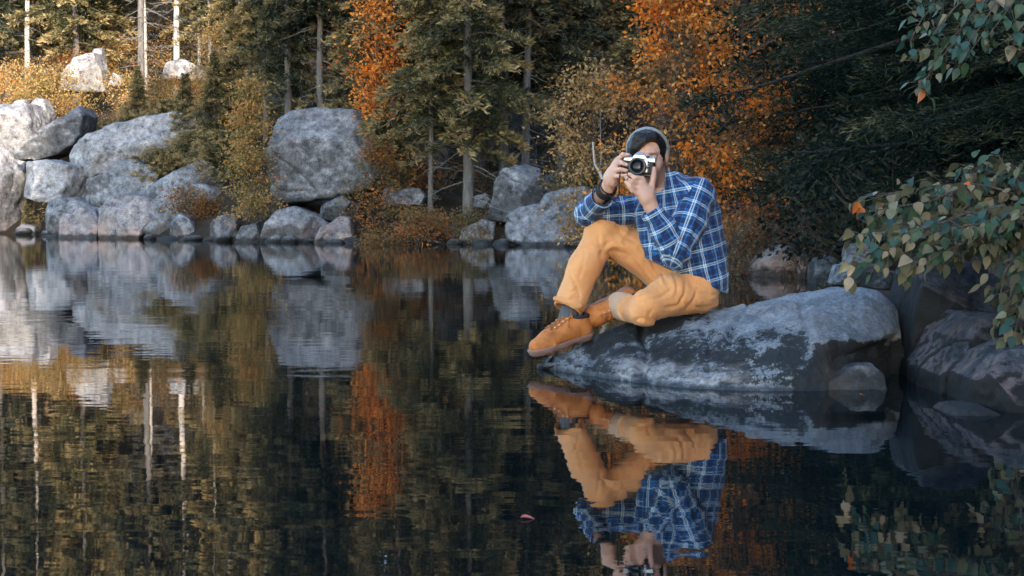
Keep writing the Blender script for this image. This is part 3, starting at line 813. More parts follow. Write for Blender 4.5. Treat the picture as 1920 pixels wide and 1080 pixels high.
# --- hair: short sides, dark fringe swept to the picture's left
F = Field(HEAD - .16, HEAD + .16, 0.003)
F.ell(hp(0, .016, .027), (.0825, .098, .1005), HR, .01)
F.chain([hp(.040, -.070, .074), hp(.0, -.082, .073), hp(-.045, -.068, .052), hp(-.070, -.035, .018)], [.017, .022, .022, .014], .02)
F.chain([hp(.030, -.055, .095), hp(-.03, -.062, .090), hp(-.062, -.035, .060)], [.023, .025, .022], .02)
F.ell(hp(-.004, -.108, -.045), (.066, .085, .095), HR, .010, sub=True)         # the face stays free
a1_ = HX * math.cos(.62) + HZ * math.sin(.62); a3_ = np.cross(a1_, HY); a3_ = a3_ if a3_[2] > 0 else -a3_
F.ell(hp(.016, -.112, .044), (.064, .066, .030), np.array((a1_, HY, a3_)), .008, sub=True)
F.ell(hp(.040, -.100, .030), (.024, .060, .045), HR, .008, sub=True)
F.plane(hp(0, -.05, -.012), -HZ * 1.0 + HY * -0.25, .004)
for sx in (-1, 1): F.chain([hp(sx * .069, -.024, .03), hp(sx * .0705, -.026, -.008)], [.009, .004], .008)    # sideburns
hv, hf = F.mesh()
r_ = hv - HEAD
st_ = np.stack([(r_ @ HX) * 30 + (r_ @ HZ) * 40, (r_ @ HY) * 60, (r_ @ HZ) * 110 - (r_ @ HX) * 70], 1)
hv = hv + vert_normals(hv, hf) * (vnoise(st_, 3) * .0022)[:, None]
m = NT('dark_hair'); m.set(Roughness=0.42); m.bsdf.inputs['Specular IOR Level'].default_value = 0.35
mp = m.n('ShaderNodeMapping'); mp.inputs['Scale'].default_value = (40, 60, 260); mp.inputs['Rotation'].default_value = (0, 0.5, 0); m.l(m.obj(), mp.inputs[0])
m.color(m.ramp(m.noise(mp.outputs[0], 1.0, 4), [(0.35, (0.004, 0.0035, 0.004)), (0.7, (0.022, 0.016, 0.014))]))
m.l(m.bump(m.noise(mp.outputs[0], 1.0, 4), 0.7, 0.004), m.bsdf.inputs['Normal'])
part('hair', hv, hf, m.m)

# --- knitted cap worn on the back of the head
F = Field(HEAD - .18, HEAD + .19, 0.003)
F.ell(hp(0, .034, .032), (.087, .098, .100), HR, .01)
cn = HY * -0.86 + HZ * -0.36; cn /= np.linalg.norm(cn)
F.plane(hp(0, .020, .055), cn, .004)
# cuff ring along the opening
ringc = hp(0, .020, .055)
e1 = HX; e2 = np.cross(cn, e1); e2 /= np.linalg.norm(e2)
ring = []
for t in np.linspace(0, 2 * math.pi, 40):
    dd = math.cos(t) * e1 + math.sin(t) * e2
    s_ = 0.0
    o_ = ringc + cn * -.006
    for s_ in np.arange(.02, .16, .001):
        q_ = HR @ (o_ + dd * s_ - hp(0, .034, .032))
        if (q_[0] / .086) ** 2 + (q_[1] / .098) ** 2 + (q_[2] / .0985) ** 2 > 1: break
    ring.append(o_ + dd * s_)
F.chain(ring, [.0070] * len(ring), .008)
F.ell(hp(0, .024, .024), (.079, .090, .092), HR, .004, sub=True)
F.plane(hp(0, .03, -.012), -HZ - HY * .25, .004)
bv_, bf_ = F.mesh()
r_ = bv_ - HEAD
ang = np.arctan2((bv_ - ringc) @ e2, (bv_ - ringc) @ e1)
bv_ = bv_ + vert_normals(bv_, bf_) * (np.sin(ang * 70) * .0010)[:, None]
m = NT('grey_knit'); m.set(Roughness=0.95)
w = m.n('ShaderNodeTexWave', wave_type='BANDS'); w.inputs['Scale'].default_value = 90; w.inputs['Distortion'].default_value = 1.5; m.l(m.obj(), w.inputs[0])
m.color(m.mix(0.35, m.ramp(m.noise(m.obj(), 300, 3), [(0.3, (0.26, 0.29, 0.32)), (0.7, (0.46, 0.49, 0.52))]), w.outputs[0], 'MULTIPLY'))
m.l(m.bump(w.outputs[0], 0.4, 0.003), m.bsdf.inputs['Normal'])
part('knit_cap', bv_, bf_, m.m)

# --- trousers
F = Field((lo[0], 5.72, 0.08), (hi[0], 6.50, 0.80), 0.0036)
F.ell(J(1296, 540, 6.19), (.125, .15, .115), None, .05); F.ell(J(1284, 505, 6.19), (.115, .13, .08), None, .05)
F.chain([J(1270, 524, 6.27), J(1200, 473, 6.265), J(1131, 438, 6.25)], [.108, .088, .072], .03)
F.chain([J(1128, 437, 6.245), J(1096, 500, 6.20), J(1066, 578, 6.13)], [.070, .070, .064], .025)
F.chain([J(1128, 424, 6.24), J(1140, 432, 6.25)], [.045, .05], .03)
F.chain([J(1300, 545, 6.11), J(1256, 555, 6.02), J(1211, 574, 5.95)], [.104, .082, .068], .03)
F.chain([J(1204, 584, 5.955), J(1184, 579, 6.08), J(1163, 574, 6.19)], [.060, .053, .049], .02)
# folds
for a, b, ra, k in (((1146, 455, 6.185), (1182, 466, 6.185), .012, .03),
                    ((1246, 512, 6.13), (1232, 540, 6.06), .010, .04), ((1252, 520, 6.05), (1290, 555, 6.00), .014, .035),
                    ((1275, 545, 5.99), (1240, 585, 5.95), .012, .03), ((1310, 560, 6.02), (1340, 568, 6.10), .016, .03),
                    
                    ((1042, 560, 6.09), (1088, 575, 6.08), .010, .02), ((1206, 604, 5.91), (1222, 606, 5.93), .012, .02)):
    F.rcone(J(*a), J(*b), ra, ra * .7, k)
for a, b, ra in (((1130, 476, 6.155), (1150, 486, 6.165), .010), ((1252, 510, 6.06), (1244, 548, 5.99), .009), ((1262, 548, 5.985), (1285, 575, 5.99), .008)):
    F.rcone(J(*a), J(*b), ra, ra * .6, .02, sub=True)
# open trouser ends
ax_ = J(1066, 578, 6.13) - J(1096, 500, 6.20); ax_ /= np.linalg.norm(ax_)
c_ = J(1064, 581, 6.13)
F.plane(c_, ax_ + np.array((-.10, 0, 0)), .002, c_ - .13, c_ + .13)
F.rcone(c_ - ax_ * .035, c_ + ax_ * .12, .052, .056, .004, sub=True)
ax2 = J(1161, 573, 6.19) - J(1190, 582, 6.02); ax2 /= np.linalg.norm(ax2)
c2_ = J(1157, 572, 6.195)
F.plane(c2_, ax2 + np.array((-.5, 0, 0)), .002, c2_ - .09, c2_ + .09)
v, f = F.mesh()
n_ = vert_normals(v, f)
# cloth creases: noise stretched along each leg
cr = np.zeros(len(v))
for a, b, wgt in ((hip_r, knee_r, 1.0), (knee_r, ank_r, 1.0), (hip_l, knee_l, 1.0)):
    ab = (b - a); L_ = np.linalg.norm(ab); u_ = ab / L_
    t = (v - a) @ u_; rad = np.linalg.norm((v - a) - t[:, None] * u_, axis=1)
    w_ = sstep(.14, .09, rad) * sstep(-.05, .03, t) * sstep(L_ + .05, L_ - .03, t)
    q_ = np.stack([t * 16, (v @ np.cross(u_, (0, 1, 0))) * 9, v[:, 1] * 9], 1)
    ends = 0.45 + np.exp(-(t / .10) ** 2) + np.exp(-((t - L_) / .10) ** 2)
    q_ = q_ + 0.6 * np.stack([vnoise(v * 14, 5), vnoise(v * 14, 6), vnoise(v * 14, 7)], 1)
    cr += w_ * ends * (0.42 - np.abs(vnoise(q_ + 11, 21)) * 1.3) * .0075
dg = np.stack([(v[:, 0] + v[:, 2] * .6) * 26, v[:, 1] * 8, (v[:, 2] - v[:, 0] * .6) * 7], 1)
cr += (0.3 - np.abs(fbm(dg + .4 * fbm(v * 9, 2, 3)[:, None], 3, 12))) * .0062 * sstep(-.10, .06, v[:, 0] - J(1140, 0, 6.2)[0])
v = v + n_ * (cr + fbm(v * 22, 3, 8) * .0030)[:, None]
def to_px(v):
    dz_ = CAM_H - v[:, 2]; dep = v[:, 1] * math.cos(PITCH) + dz_ * math.sin(PITCH)
    return 960 + FPX * v[:, 0] / dep, 540 - FPX * (v[:, 1] * math.sin(PITCH) - dz_ * math.cos(PITCH)) / dep
def sculpt(v, f, creases, near):
    """Press folds into the cloth: a groove with a raised lip on one side."""
    n_ = vert_normals(v, f); px, py = to_px(v); front = sstep(0.05, -0.35, n_[:, 1])
    off = np.zeros(len(v))
    for pts, w, dp in creases:
        c = catmull(np.array(pts, float), 30) if len(pts) > 2 else np.linspace(pts[0], pts[1], 30)
        d2 = np.full(len(v), 1e9); sd = np.zeros(len(v)); tt = np.zeros(len(v))
        m_ = (px > c[:, 0].min() - 20) & (px < c[:, 0].max() + 20) & (py > c[:, 1].min() - 20) & (py < c[:, 1].max() + 20) & (v[:, 1] < near)
        k = np.where(m_)[0]
        if not len(k): continue
        D = (px[k, None] - c[None, :, 0]) ** 2 + (py[k, None] - c[None, :, 1]) ** 2
        j = D.argmin(1); d = np.sqrt(D.min(1)); tg = np.gradient(c, axis=0)[j]
        sg = np.sign(tg[:, 0] * (py[k] - c[j, 1]) - tg[:, 1] * (px[k] - c[j, 0])) * d
        fade = np.sin(np.pi * np.clip(j / 29.0, 0.02, 0.98)) ** 0.6
        off[k] += fade * dp * 0.62 * (-np.exp(-(sg / w) ** 2) + 0.75 * np.exp(-((sg - 2.1 * w) / (1.5 * w)) ** 2) + 0.35 * np.exp(-((sg + 2.2 * w) / (1.6 * w)) ** 2)) * (d < 8 * w)
    return v + n_ * (off * front)[:, None]
v = sculpt(v, f, [([(1128, 481), (1124, 455), (1121, 434)], 3.2, .007), ([(1129, 472), (1138, 457), (1158, 450)], 3.0, .006), ([(1133, 478), (1150, 472), (1172, 474)], 2.6, .004), ([(1238, 536), (1228, 506), (1221, 486)], 3.0, .008), ([(1247, 528), (1240, 506), (1245, 490)], 2.8, .007),
     ([(1232, 530), (1216, 506), (1206, 480)], 2.8, .005), ([(1280, 556), (1271, 572), (1243, 577)], 3.2, .008), ([(1285, 528), (1283, 553), (1273, 566)], 3.0, .007), ([(1309, 538), (1300, 563), (1290, 574)], 3.0, .007), ([(1314, 547), (1330, 553), (1345, 552)], 2.8, .006), ([(1238, 546), (1210, 553), (1180, 562)], 3.0, .006),
     ([(1262, 540), (1240, 556), (1214, 562)], 2.8, .005), ([(1262, 516), (1270, 536), (1266, 556)], 3.0, .006), ([(1085, 538), (1072, 548), (1056, 546)], 2.6, .005), ([(1064, 506), (1079, 532), (1088, 560)], 2.8, .005), ([(1050, 552), (1066, 561), (1086, 562)], 2.4, .005), ([(1044, 566), (1060, 572), (1082, 574)], 2.2, .004),
     ([(1190, 602), (1203, 597), (1216, 603)], 2.6, .006), ([(1222, 606), (1216, 592), (1224, 580)], 2.6, .005), ([(1108, 452), (1122, 462), (1138, 460)], 2.8, .005), ([(1152, 430), (1176, 446), (1206, 462)], 3.0, .004), ([(1300, 574), (1320, 576), (1340, 572)], 2.6, .005), ([(1098, 470), (1092, 500), (1084, 530)], 3.0, .004), ([(1186, 486), (1204, 508), (1216, 528)], 2.6, .004)], 6.30)
def cloth(name, c1, c2, scale=900, rough=0.9):
    m = NT(name)
    w1 = m.n('ShaderNodeTexWave', wave_type='BANDS', bands_direction='DIAGONAL'); w1.inputs['Scale'].default_value = scale * .35; w1.inputs['Distortion'].default_value = 0.6; m.l(m.obj(), w1.inputs[0])
    c = m.ramp(m.noise(m.obj(), 9, 6, 0.65), [(0.3, c1), (0.7, c2)])
    m.color(m.mix(0.10, c, w1.outputs[0], 'MULTIPLY')); m.set(Roughness=rough)
    m.bsdf.inputs['Sheen Weight'].default_value = 0.15
    m.l(m.bump(m.noise(m.obj(), 60, 5, 0.7), 0.25, 0.006), m.bsdf.inputs['Normal'])
    return m.m
TAN = cloth('tan_twill', (0.72, 0.305, 0.108), (0.84, 0.400, 0.165))
TANIN = cloth('tan_twill_inside', (0.58, 0.36, 0.21), (0.68, 0.45, 0.29))
tro = part('trousers', v, f, TAN)
# hem rims, back pocket and seam as pieces of the trousers
def ring_path(c, ax, r, n=28, sq=1.0):
    ax = ax / np.linalg.norm(ax); a = np.cross(ax, (0, 1, 0)); a /= np.linalg.norm(a); b = np.cross(ax, a)
    t = np.linspace(0, 2 * np.pi, n)
    return c + r * (np.cos(t)[:, None] * a + sq * np.sin(t)[:, None] * b)
tv, tf = tube(ring_path(c_ - ax_ * .004, ax_ + np.array((-.10, 0, 0)), .0610), .0045, 6, False)
part('trouser_hem', tv, tf, TAN, parent=tro)
F = Field(c2_ - np.array((.14, .26, .12)), c2_ + .12, .003)
F.rcone(J(1180, 578, 6.07), J(1160, 573, 6.20), .0585, .0600, .01); F.rcone(J(1170, 576, 6.12), J(1152, 570, 6.26), .045, .046, .004, sub=True)
F.plane(c2_ + ax2 * .022, ax2 + np.array((-.5, 0, 0)), .004); F.plane(J(1180, 578, 6.065), J(1180, 578, 6.065) - J(1160, 573, 6.20), .003)
cv_, cf_ = F.mesh()
o = part('trouser_cuff', cv_ + vert_normals(cv_, cf_) * (fbm(cv_ * 40, 3, 4) * .003)[:, None], cf_, TANIN, parent=tro)
o['label'] = 'turned up pale inside of the trouser cuff'

# --- shirt
F = Field((lo[0], 5.74, 0.20), (hi[0], 6.50, 1.00), 0.0042)
F.chain([J(1301, 560, 6.19), J(1298, 520, 6.19), J(1286, 460, 6.185), J(1278, 410, 6.175)], [.150, .146, .150, .142], .05)
F.chain([J(1288, 385, 6.20), J(1262, 362, 6.175)], [.125, .075], .06)
F.chain([J(1212, 392, 6.25), J(1255, 372, 6.19), J(1306, 367, 6.08)], [.072, .095, .072], .05)
F.chain([J(1225, 405, 6.14), J(1242, 480, 6.10)], [.075, .078], .06)
F.chain([J(1306, 367, 6.08), J(1290, 420, 6.01), J(1266, 474, 5.965)], [.076, .070, .062], .03)
F.chain([J(1266, 472, 5.962), J(1244, 430, 5.95), J(1222, 397, 5.945)], [.060, .056, .047], .02)
F.chain([J(1212, 392, 6.25), J(1150, 398, 6.25), J(1102, 400, 6.235)], [.070, .058, .052], .03)
F.chain([J(1101, 401, 6.232), J(1116, 384, 6.16), J(1128, 370, 6.105)], [.050, .047, .045], .02)
# folds: elbow, armpit, waist
for a, b, ra, k in (((1262, 455, 5.905), (1290, 480, 5.92), .014, .03), ((1250, 470, 5.915), (1272, 500, 5.94), .014, .03),
                    ((1240, 450, 5.90), (1262, 470, 5.90), .010, .03), ((1300, 410, 6.0), (1278, 380, 6.03), .014, .035),
                    ((1310, 440, 6.06), (1345, 520, 6.10), .018, .04), ((1290, 500, 6.05), (1330, 535, 6.06), .016, .035),
                    ((1235, 470, 6.04), (1275, 505, 6.04), .016, .035), ((1342, 400, 6.17), (1352, 470, 6.18), .016, .04),
                    ((1110, 386, 6.19), (1098, 408, 6.20), .012, .03), ((1165, 390, 6.19), (1130, 402, 6.19), .014, .03)):
    F.rcone(J(*a), J(*b), ra, ra * .7, k)
# hem, sleeve ends, neck
hA, hB = J(1190, 476, 6.15), J(1364, 551, 6.17)
hd = (hB - hA); hn = np.cross(hd, (0, 1, 0)); hn /= np.linalg.norm(hn)
if hn[2] > 0: hn = -hn
zlo = np.array((J(1196, 0, 6.2)[0], 5.98, .15))
F.plane(hA, hn, .004, (J(1262, 0, 6.0)[0], 5.98, .10), (hi[0], 6.5, .80))
F.plane(hA, hn, .004, (J(1196, 0, 6.2)[0], 6.03, .10), (J(1264, 0, 6.0)[0], 6.5, .80))
al = J(1222, 397, 5.945) - J(1244, 430, 5.95); al /= np.linalg.norm(al); cl = J(1221, 395.5, 5.945)
F.plane(cl, al, .002, cl - .075, cl + .075)
F.rcone(cl - al * .03, cl + al * .08, .037, .040, .003, sub=True)
ar = J(1128, 370, 6.105) - J(1101, 401, 6.232); ar /= np.linalg.norm(ar); cr_ = J(1128, 371, 6.105)
F.plane(cr_, ar, .002, cr_ - .06, cr_ + .06)
F.rcone(cr_ - ar * .03, cr_ + ar * .08, .036, .040, .003, sub=True)
F.rcone(J(1250, 372, 6.165), J(1226, 322, 6.145), .060, .066, .008, sub=True)        # neck opening
F.chain([J(1247, 374, 6.10), J(1238, 400, 6.03)], [.040, .004], .0) if False else None
v, f = F.mesh()
n_ = vert_normals(v, f)
bones = [('torso', J(1303, 560, 6.19), J(1262, 362, 6.17), .165), ('armL', J(1306, 367, 6.08), J(1266, 474, 5.965), .070), ('foreL', J(1266, 474, 5.962), J(1220, 394, 5.945), .055),
         ('armR', J(1212, 392, 6.25), J(1101, 401, 6.235), .060), ('foreR', J(1101, 401, 6.232), J(1128, 370, 6.105), .048)]
def bone_dist(p):
    D = []
    for nm, a, b, r in bones:
        ab = b - a; t = np.clip(((p - a) @ ab) / ab.dot(ab), 0, 1)
        D.append(np.linalg.norm(p - a - t[:, None] * ab, axis=1) - r * (1.0 if nm != 'torso' else 0.97))
    return np.array(D)
def bone_uv(p, k):
    nm, a, b, r = bones[k]
    u_ = (b - a) / np.linalg.norm(b - a)
    view = np.array((0.0, 1.0, 0.0)); e = view - u_ * view.dot(u_); e /= np.linalg.norm(e); g = np.cross(u_, e)
    q_ = p - a
    ang = np.arctan2(q_ @ g, -(q_ @ e))
    return np.stack([ang * r + 0.021 * k, q_ @ u_ + .013 * k], -1)
# creases
dd_ = bone_dist(v); near = dd_.argmin(0)
uvv = np.zeros((len(v), 2))
for k in range(5):
    mk = near == k; uvv[mk] = bone_uv(v[mk], k)
cr = (0.45 - np.abs(vnoise(np.stack([uvv[:, 0] * 10, uvv[:, 1] * 20, v[:, 1] * 6], 1), 41)) * 1.3) * .0060
v2 = v + n_ * (cr + fbm(v * 16, 3, 18) * .0055)[:, None]
v2 = sculpt(v2, f, [([(1318, 374), (1308, 418), (1294, 460), (1281, 494)], 3.4, .009), ([(1251, 424), (1243, 452), (1252, 480)], 3.0, .007), ([(1272, 450), (1263, 470), (1262, 492)], 3.0, .007), ([(1282, 468), (1270, 480), (1252, 484)], 2.8, .007), ([(1286, 440), (1270, 452), (1254, 462)], 2.8, .006),
     ([(1338, 448), (1346, 484), (1350, 512)], 3.2, .007), ([(1272, 508), (1298, 520), (1322, 522)], 3.0, .007), ([(1318, 470), (1334, 500), (1340, 530)], 3.2, .007), ([(1296, 478), (1310, 504), (1330, 516)], 3.0, .006), ([(1290, 352), (1296, 372), (1290, 394)], 3.0, .006), ([(1276, 346), (1280, 366), (1272, 386)], 2.8, .005),
     ([(1302, 392), (1290, 404), (1276, 408)], 2.8, .005), ([(1240, 410), (1236, 426), (1226, 432)], 2.6, .005), ([(1206, 440), (1220, 462), (1240, 482)], 3.0, .007), ([(1204, 412), (1214, 440), (1218, 470)], 3.0, .006), ([(1108, 376), (1116, 390), (1112, 406)], 2.6, .006), ([(1138, 392), (1154, 398), (1172, 394)], 2.6, .006),
     ([(1150, 408), (1172, 404), (1190, 398)], 2.6, .005), ([(1318, 536), (1336, 528), (1356, 534)], 2.6, .006), ([(1326, 400), (1336, 430), (1338, 456)], 3.2, .006)], 6.45)
m = NT('blue_plaid')
uvn = m.n('ShaderNodeUVMap'); uvn.uv_map = 'plaid'
sx = m.n('ShaderNodeSeparateXYZ'); m.l(uvn.outputs[0], sx.inputs[0])
PERIOD = 0.068
def stripes(c):
    t = m.math('FRACT', m.math('DIVIDE', c, PERIOD))
    W = (1, 1, 1); K = (0, 0, 0)
    white = m.ramp(t, [(0.07, K), (0.095, W), (0.14, W), (0.165, K), (0.19, K), (0.215, W), (0.26, W), (0.285, K)])
    navy = m.ramp(t, [(0.0, (.3,) * 3), (0.06, K), (0.30, K), (0.33, (.55,) * 3), (0.41, (.55,) * 3), (0.44, K), (0.52, K), (0.56, W), (0.82, W), (0.87, K)])
    light = m.ramp(t, [(0, K), (0.435, W), (0.465, K), (0.855, (.7,) * 3), (0.875, K)], 'CONSTANT')
    return white, navy, light
wu, nu, lu = stripes(sx.outputs[0]); wv, nv, lv = stripes(sx.outputs[1])
base = m.ramp(m.noise(m.obj(), 14, 5), [(0.3, (0.008, 0.076, 0.260)), (0.7, (0.013, 0.118, 0.350))])
c = m.mix(m.math('MULTIPLY', nu, 0.84), base, (0.010, 0.022, 0.095))
c = m.mix(m.math('MULTIPLY', nv, 0.84), c, (0.010, 0.022, 0.095))
c = m.mix(m.math('MULTIPLY', lu, 0.5), c, (0.10, 0.30, 0.50)); c = m.mix(m.math('MULTIPLY', lv, 0.5), c, (0.10, 0.30, 0.50))
c = m.mix(m.math('MULTIPLY', wu, 0.60), c, (0.58, 0.72, 0.80)); c = m.mix(m.math('MULTIPLY', wv, 0.60), c, (0.58, 0.72, 0.80))
c = m.mix(m.math('MULTIPLY', m.math('MULTIPLY', wu, wv), 0.9), c, (0.78, 0.82, 0.83))
m.color(c); m.set(Roughness=0.95); m.bsdf.inputs['Sheen Weight'].default_value = 0.1
m.l(m.bump(m.noise(m.obj(), 90, 5, 0.7), 0.25, 0.005), m.bsdf.inputs['Normal'])
PLAID = m.m
def plaid_uv(me, world_v, f, force=None):
    cen = world_v[f].mean(1)
    nk = bone_dist(cen).argmin(0) if force is None else np.full(len(f), force)
    UV = np.zeros((len(f), 4, 2))
    for k in range(5):
        mk = nk == k
        if mk.any():
            UV[mk] = bone_uv(world_v[f[mk]].reshape(-1, 3), k).reshape(-1, 4, 2)
    d = UV - UV[:, :1]
    lay = me.uv_layers.new(name='plaid')
    lay.data.foreach_set('uv', UV.astype(np.float32).ravel())
shirt = part('shirt', v2, f, PLAID)
plaid_uv(shirt.data, v2, f)
def shirt_piece(name, fv, ff, k):
    o = part(name, fv, ff, PLAID, parent=shirt)
    o.data.polygons[0].use_smooth = True
    plaid_uv(o.data, fv, ff, k)
    return o
# cuffs
def cuff(c, ax, r, ln, k):
    prof = [(-.0, r + .004), (ln, r + .006), (ln, r - .0), (0, r - .003)]
    n = 30; a = np.cross(ax, (0, 1, 0)); a /= np.linalg.norm(a); b = np.cross(ax, a)
    V = np.array([c - ax * (ln - .004) + ax * s + rr * (math.cos(t) * a + math.sin(t) * b) for s, rr in prof for t in np.arange(n) * 2 * np.pi / n])
    Fq = np.array([(i * n + j, i * n + (j + 1) % n, ((i + 1) % 4) * n + (j + 1) % n, ((i + 1) % 4) * n + j) for i in range(4) for j in range(n)])
    return V, Fq
cvv, cff = cuff(cl, al, .045, .052, 2); shirt_piece('cuff', cvv, cff, 2)
cvv, cff = cuff(cr_, ar, .045, .035, 4); shirt_piece('cuff', cvv, cff, 4)
# collar: a band behind the neck and two flaps that lie on the chest
vpx = 960 + FPX * v2[:, 0] / v2[:, 1] / math.cos(PITCH) ** 0; vq = (CAM_H - v2[:, 2]) / v2[:, 1]
vpy = 540 - FPX * np.tan(PITCH - np.arctan(vq)); vpx = 960 + FPX * v2[:, 0] / (v2[:, 1] * math.cos(PITCH) + (CAM_H - v2[:, 2]) * math.sin(PITCH))
def surf(px, py, off):
    d2 = (vpx - px) ** 2 + (vpy - py) ** 2
    k = np.argsort(d2)[:60]; y_ = v2[k, 1].min()
    return P(px, py, y_ - off)
def flap(rows, name='collar'):
    n, mm = len(rows), len(rows[0])
    G = np.array([[surf(px, py, off) for px, py, off in r] for r in rows])
    G[:, :, 1] = (G[:, :, 1] + np.roll(G[:, :, 1], 1, 0) * 0 + G[:, :, 1].mean()) / 2
    G = catmull(catmull(G, n * 4).transpose(1, 0, 2), mm * 4).transpose(1, 0, 2)
    n, mm = G.shape[:2]
    Fq = np.array([(i * mm + j, (i + 1) * mm + j, (i + 1) * mm + j + 1, i * mm + j + 1) for i in range(n - 1) for j in range(mm - 1)])
    o = shirt_piece(name, G.reshape(-1, 3), Fq, 0)
    md = o.modifiers.new('thickness', 'SOLIDIFY'); md.thickness = 0.004
    return o
flap([[(1246, 321, .016), (1257, 319, .018), (1267, 326, .008)],
      [(1241, 338, .022), (1256, 340, .028), (1270, 344, .012)],
      [(1237, 353, .020), (1253, 360, .028), (1268, 365, .014)],
      [(1236, 366, .014), (1249, 380, .018), (1261, 384, .014)]])

# --- socks
def sock_mat(name, c1, c2):
    m = NT(name); w = m.n('ShaderNodeTexWave', wave_type='BANDS', bands_direction='X'); w.inputs['Scale'].default_value = 55; m.l(m.obj(), w.inputs[0])
    m.color(m.mix(w.outputs[0], c1, c2)); m.set(Roughness=0.95); m.l(m.bump(w.outputs[0], 0.5, 0.003), m.bsdf.inputs['Normal']); return m.m
SOCK = sock_mat('grey_ribbed_sock', (0.055, 0.06, 0.075), (0.15, 0.16, 0.18))
sv, sf = tube([J(1071, 572, 6.135), J(1066, 590, 6.13), J(1062, 606, 6.125), J(1058, 618, 6.12)], [.040, .040, .041, .041], 24)
part('sock', sv, sf, SOCK)
sv, sf = tube([J(1176, 578, 6.12), J(1160, 573, 6.19), J(1146, 570, 6.23)], [.044, .045, .045], 24)
part('sock', sv, sf, SOCK)

# --- boots, built once in their own frame (x heel to toe, z up) and set on each foot
LEATH = NT('tan_nubuck'); m = LEATH
cl1 = m.ramp(m.noise(m.obj(), 16, 7, 0.7), [(0.28, (0.30, 0.090, 0.022)), (0.5, (0.54, 0.190, 0.048)), (0.75, (0.66, 0.265, 0.078))])
m.color(cl1); m.set(Roughness=0.75); m.l(m.bump(m.noise(m.obj(), 90, 5, 0.7), 0.3, 0.004), m.bsdf.inputs['Normal'])
SOLE = NT('pinkish_brown_rubber'); SOLE.color((0.26, 0.155, 0.135)); SOLE.set(Roughness=0.8)
LACE = NT('brown_lace'); LACE.color((0.36, 0.13, 0.035)); LACE.set(Roughness=0.9)
PADM = NT('dark_padded_collar'); PADM.color((0.018, 0.022, 0.030)); PADM.set(Roughness=0.85)
EYEL = NT('brass_eyelet'); EYEL.color((0.75, 0.50, 0.30)); EYEL.set(Roughness=0.35, Metallic=0.8)
def boot_meshes():
    F = Field((-.06, -.08, -.01), (.34, .08, .20), .003)
    F.chain([(.035, 0, .05), (.10, 0, .055), (.20, 0, .045), (.262, 0, .036)], [.040, .040, .041, .034], .03)
    F.chain([(.035, 0, .05), (.042, 0, .098)], [.038, .040], .02)
    F.chain([(.055, 0, .093), (.115, 0, .075), (.185, 0, .050)], [.036, .033, .031], .03)
    F.plane((0, 0, .022), (0, 0, -1), .003)
    F.plane((.045, 0, .113), (-.14, 0, 1), .002)
    F.rcone((.046, 0, .09), (.044, 0, .2), .035, .038, .003, sub=True)
    F.rcone((.060, 0, .103), (.085, 0, .18), .024, .036, .003, sub=True)
    # throat: raised facings either side of the tongue, toe cap seam
    def top(x, y):
        i = int((x - F.lo[0]) / F.h); j = int((y - F.lo[1]) / F.h); k = np.where(F.d[i, j] < 0)[0]
        return F.ax[2][k[-1]] if len(k) else .05
    tz = {(i, y): top(.088 + .022 * i, y) for i in range(6) for y in (-.024, 0, .024)}
    for s in (-1, 1): F.chain([(.088 + .022 * i, s * .021, tz[i, s * .024] + .002) for i in range(5)], [.0062] * 5, .005)
    F.chain([(.205, -.05, .03), (.195, -.028, .058), (.19, 0, .084), (.195, .028, .058), (.205, .05, .03)], [.004] * 5, .01)
    up = F.mesh()
    F = Field((-.06, -.08, -.02), (.34, .08, .06), .003)
    F.chain([(.035, 0, .03), (.10, 0, .03), (.16, 0, .03)], [.047, .040, .045], .02)
    F.chain([(.16, 0, .03), (.225, 0, .03), (.262, 0, .03)], [.046, .050, .042], .02)
    F.plane((0, 0, .030), (0, 0, 1), .003); F.plane((0, 0, .0), (0, 0, -1), .003)
    X, Y, Z = F.pts(tuple(slice(0, q) for q in F.n))
    F.d = np.maximum(F.d, np.where((X > .085) & (X < .125), .012 - Z, -1) + 0 * Y).astype(np.float32)      # step in front of the heel
    F.d = np.maximum(F.d, np.where(((X * 70) % 1 < .4) & (np.abs(Y) > .034), .009 - Z, -1)).astype(np.float32)  # lugs
    so = F.mesh()
    laces = []
    for i in range(5):
        x = .088 + .022 * i
        for s in (-1, 1):
            laces.append(tube([(x, s * .024, tz[i, .024] + .007), (x + .008, 0, max(tz[i, 0], tz[i, .024] + .004) + .006), (x + .020, -s * .024, tz[min(i + 1, 5), .024] + .006)], .0032, 6))
    zb = tz[0, 0] + .008
    for s in (-1, 1):      # bow at the top
        laces.append(tube([(.086, 0, zb), (.080, s * .016, zb + .024), (.095, s * .036, zb + .022), (.104, s * .030, zb + .004), (.088, 0, zb)], .0036, 6))
        laces.append(tube([(.086, 0, zb), (.110, s * .030, zb - .002), (.125, s * .046, zb - .026)], .0034, 6))
    la = join_vf(laces)
    eye = []
    for i in range(5):
        for s in (-1, 1):
            x = .088 + .022 * i; eye.append(tube([(x, s * .025, tz[i, .024] + .002), (x + .001, s * .027, tz[i, .024] + .0085)], .0046, 8))
    ey_ = join_vf(eye)
    pad = tube([(.045 + .043 * math.cos(t), .040 * math.sin(t), .110 + .006 * math.cos(t)) for t in np.linspace(0, 2 * math.pi, 30)], .0085, 8, False)
    ton = tube([(.085, 0, .095), (.084, 0, .118), (.080, 0, .134)], [.016, .020, .012], 12)
    return [('upper', up, LEATH.m), ('sole', so, SOLE.m), ('lace', la, LACE.m), ('eyelet', ey_, EYEL.m), ('ankle_pad', pad, PADM.m), ('tongue', ton, LEATH.m)]
BM = boot_meshes()
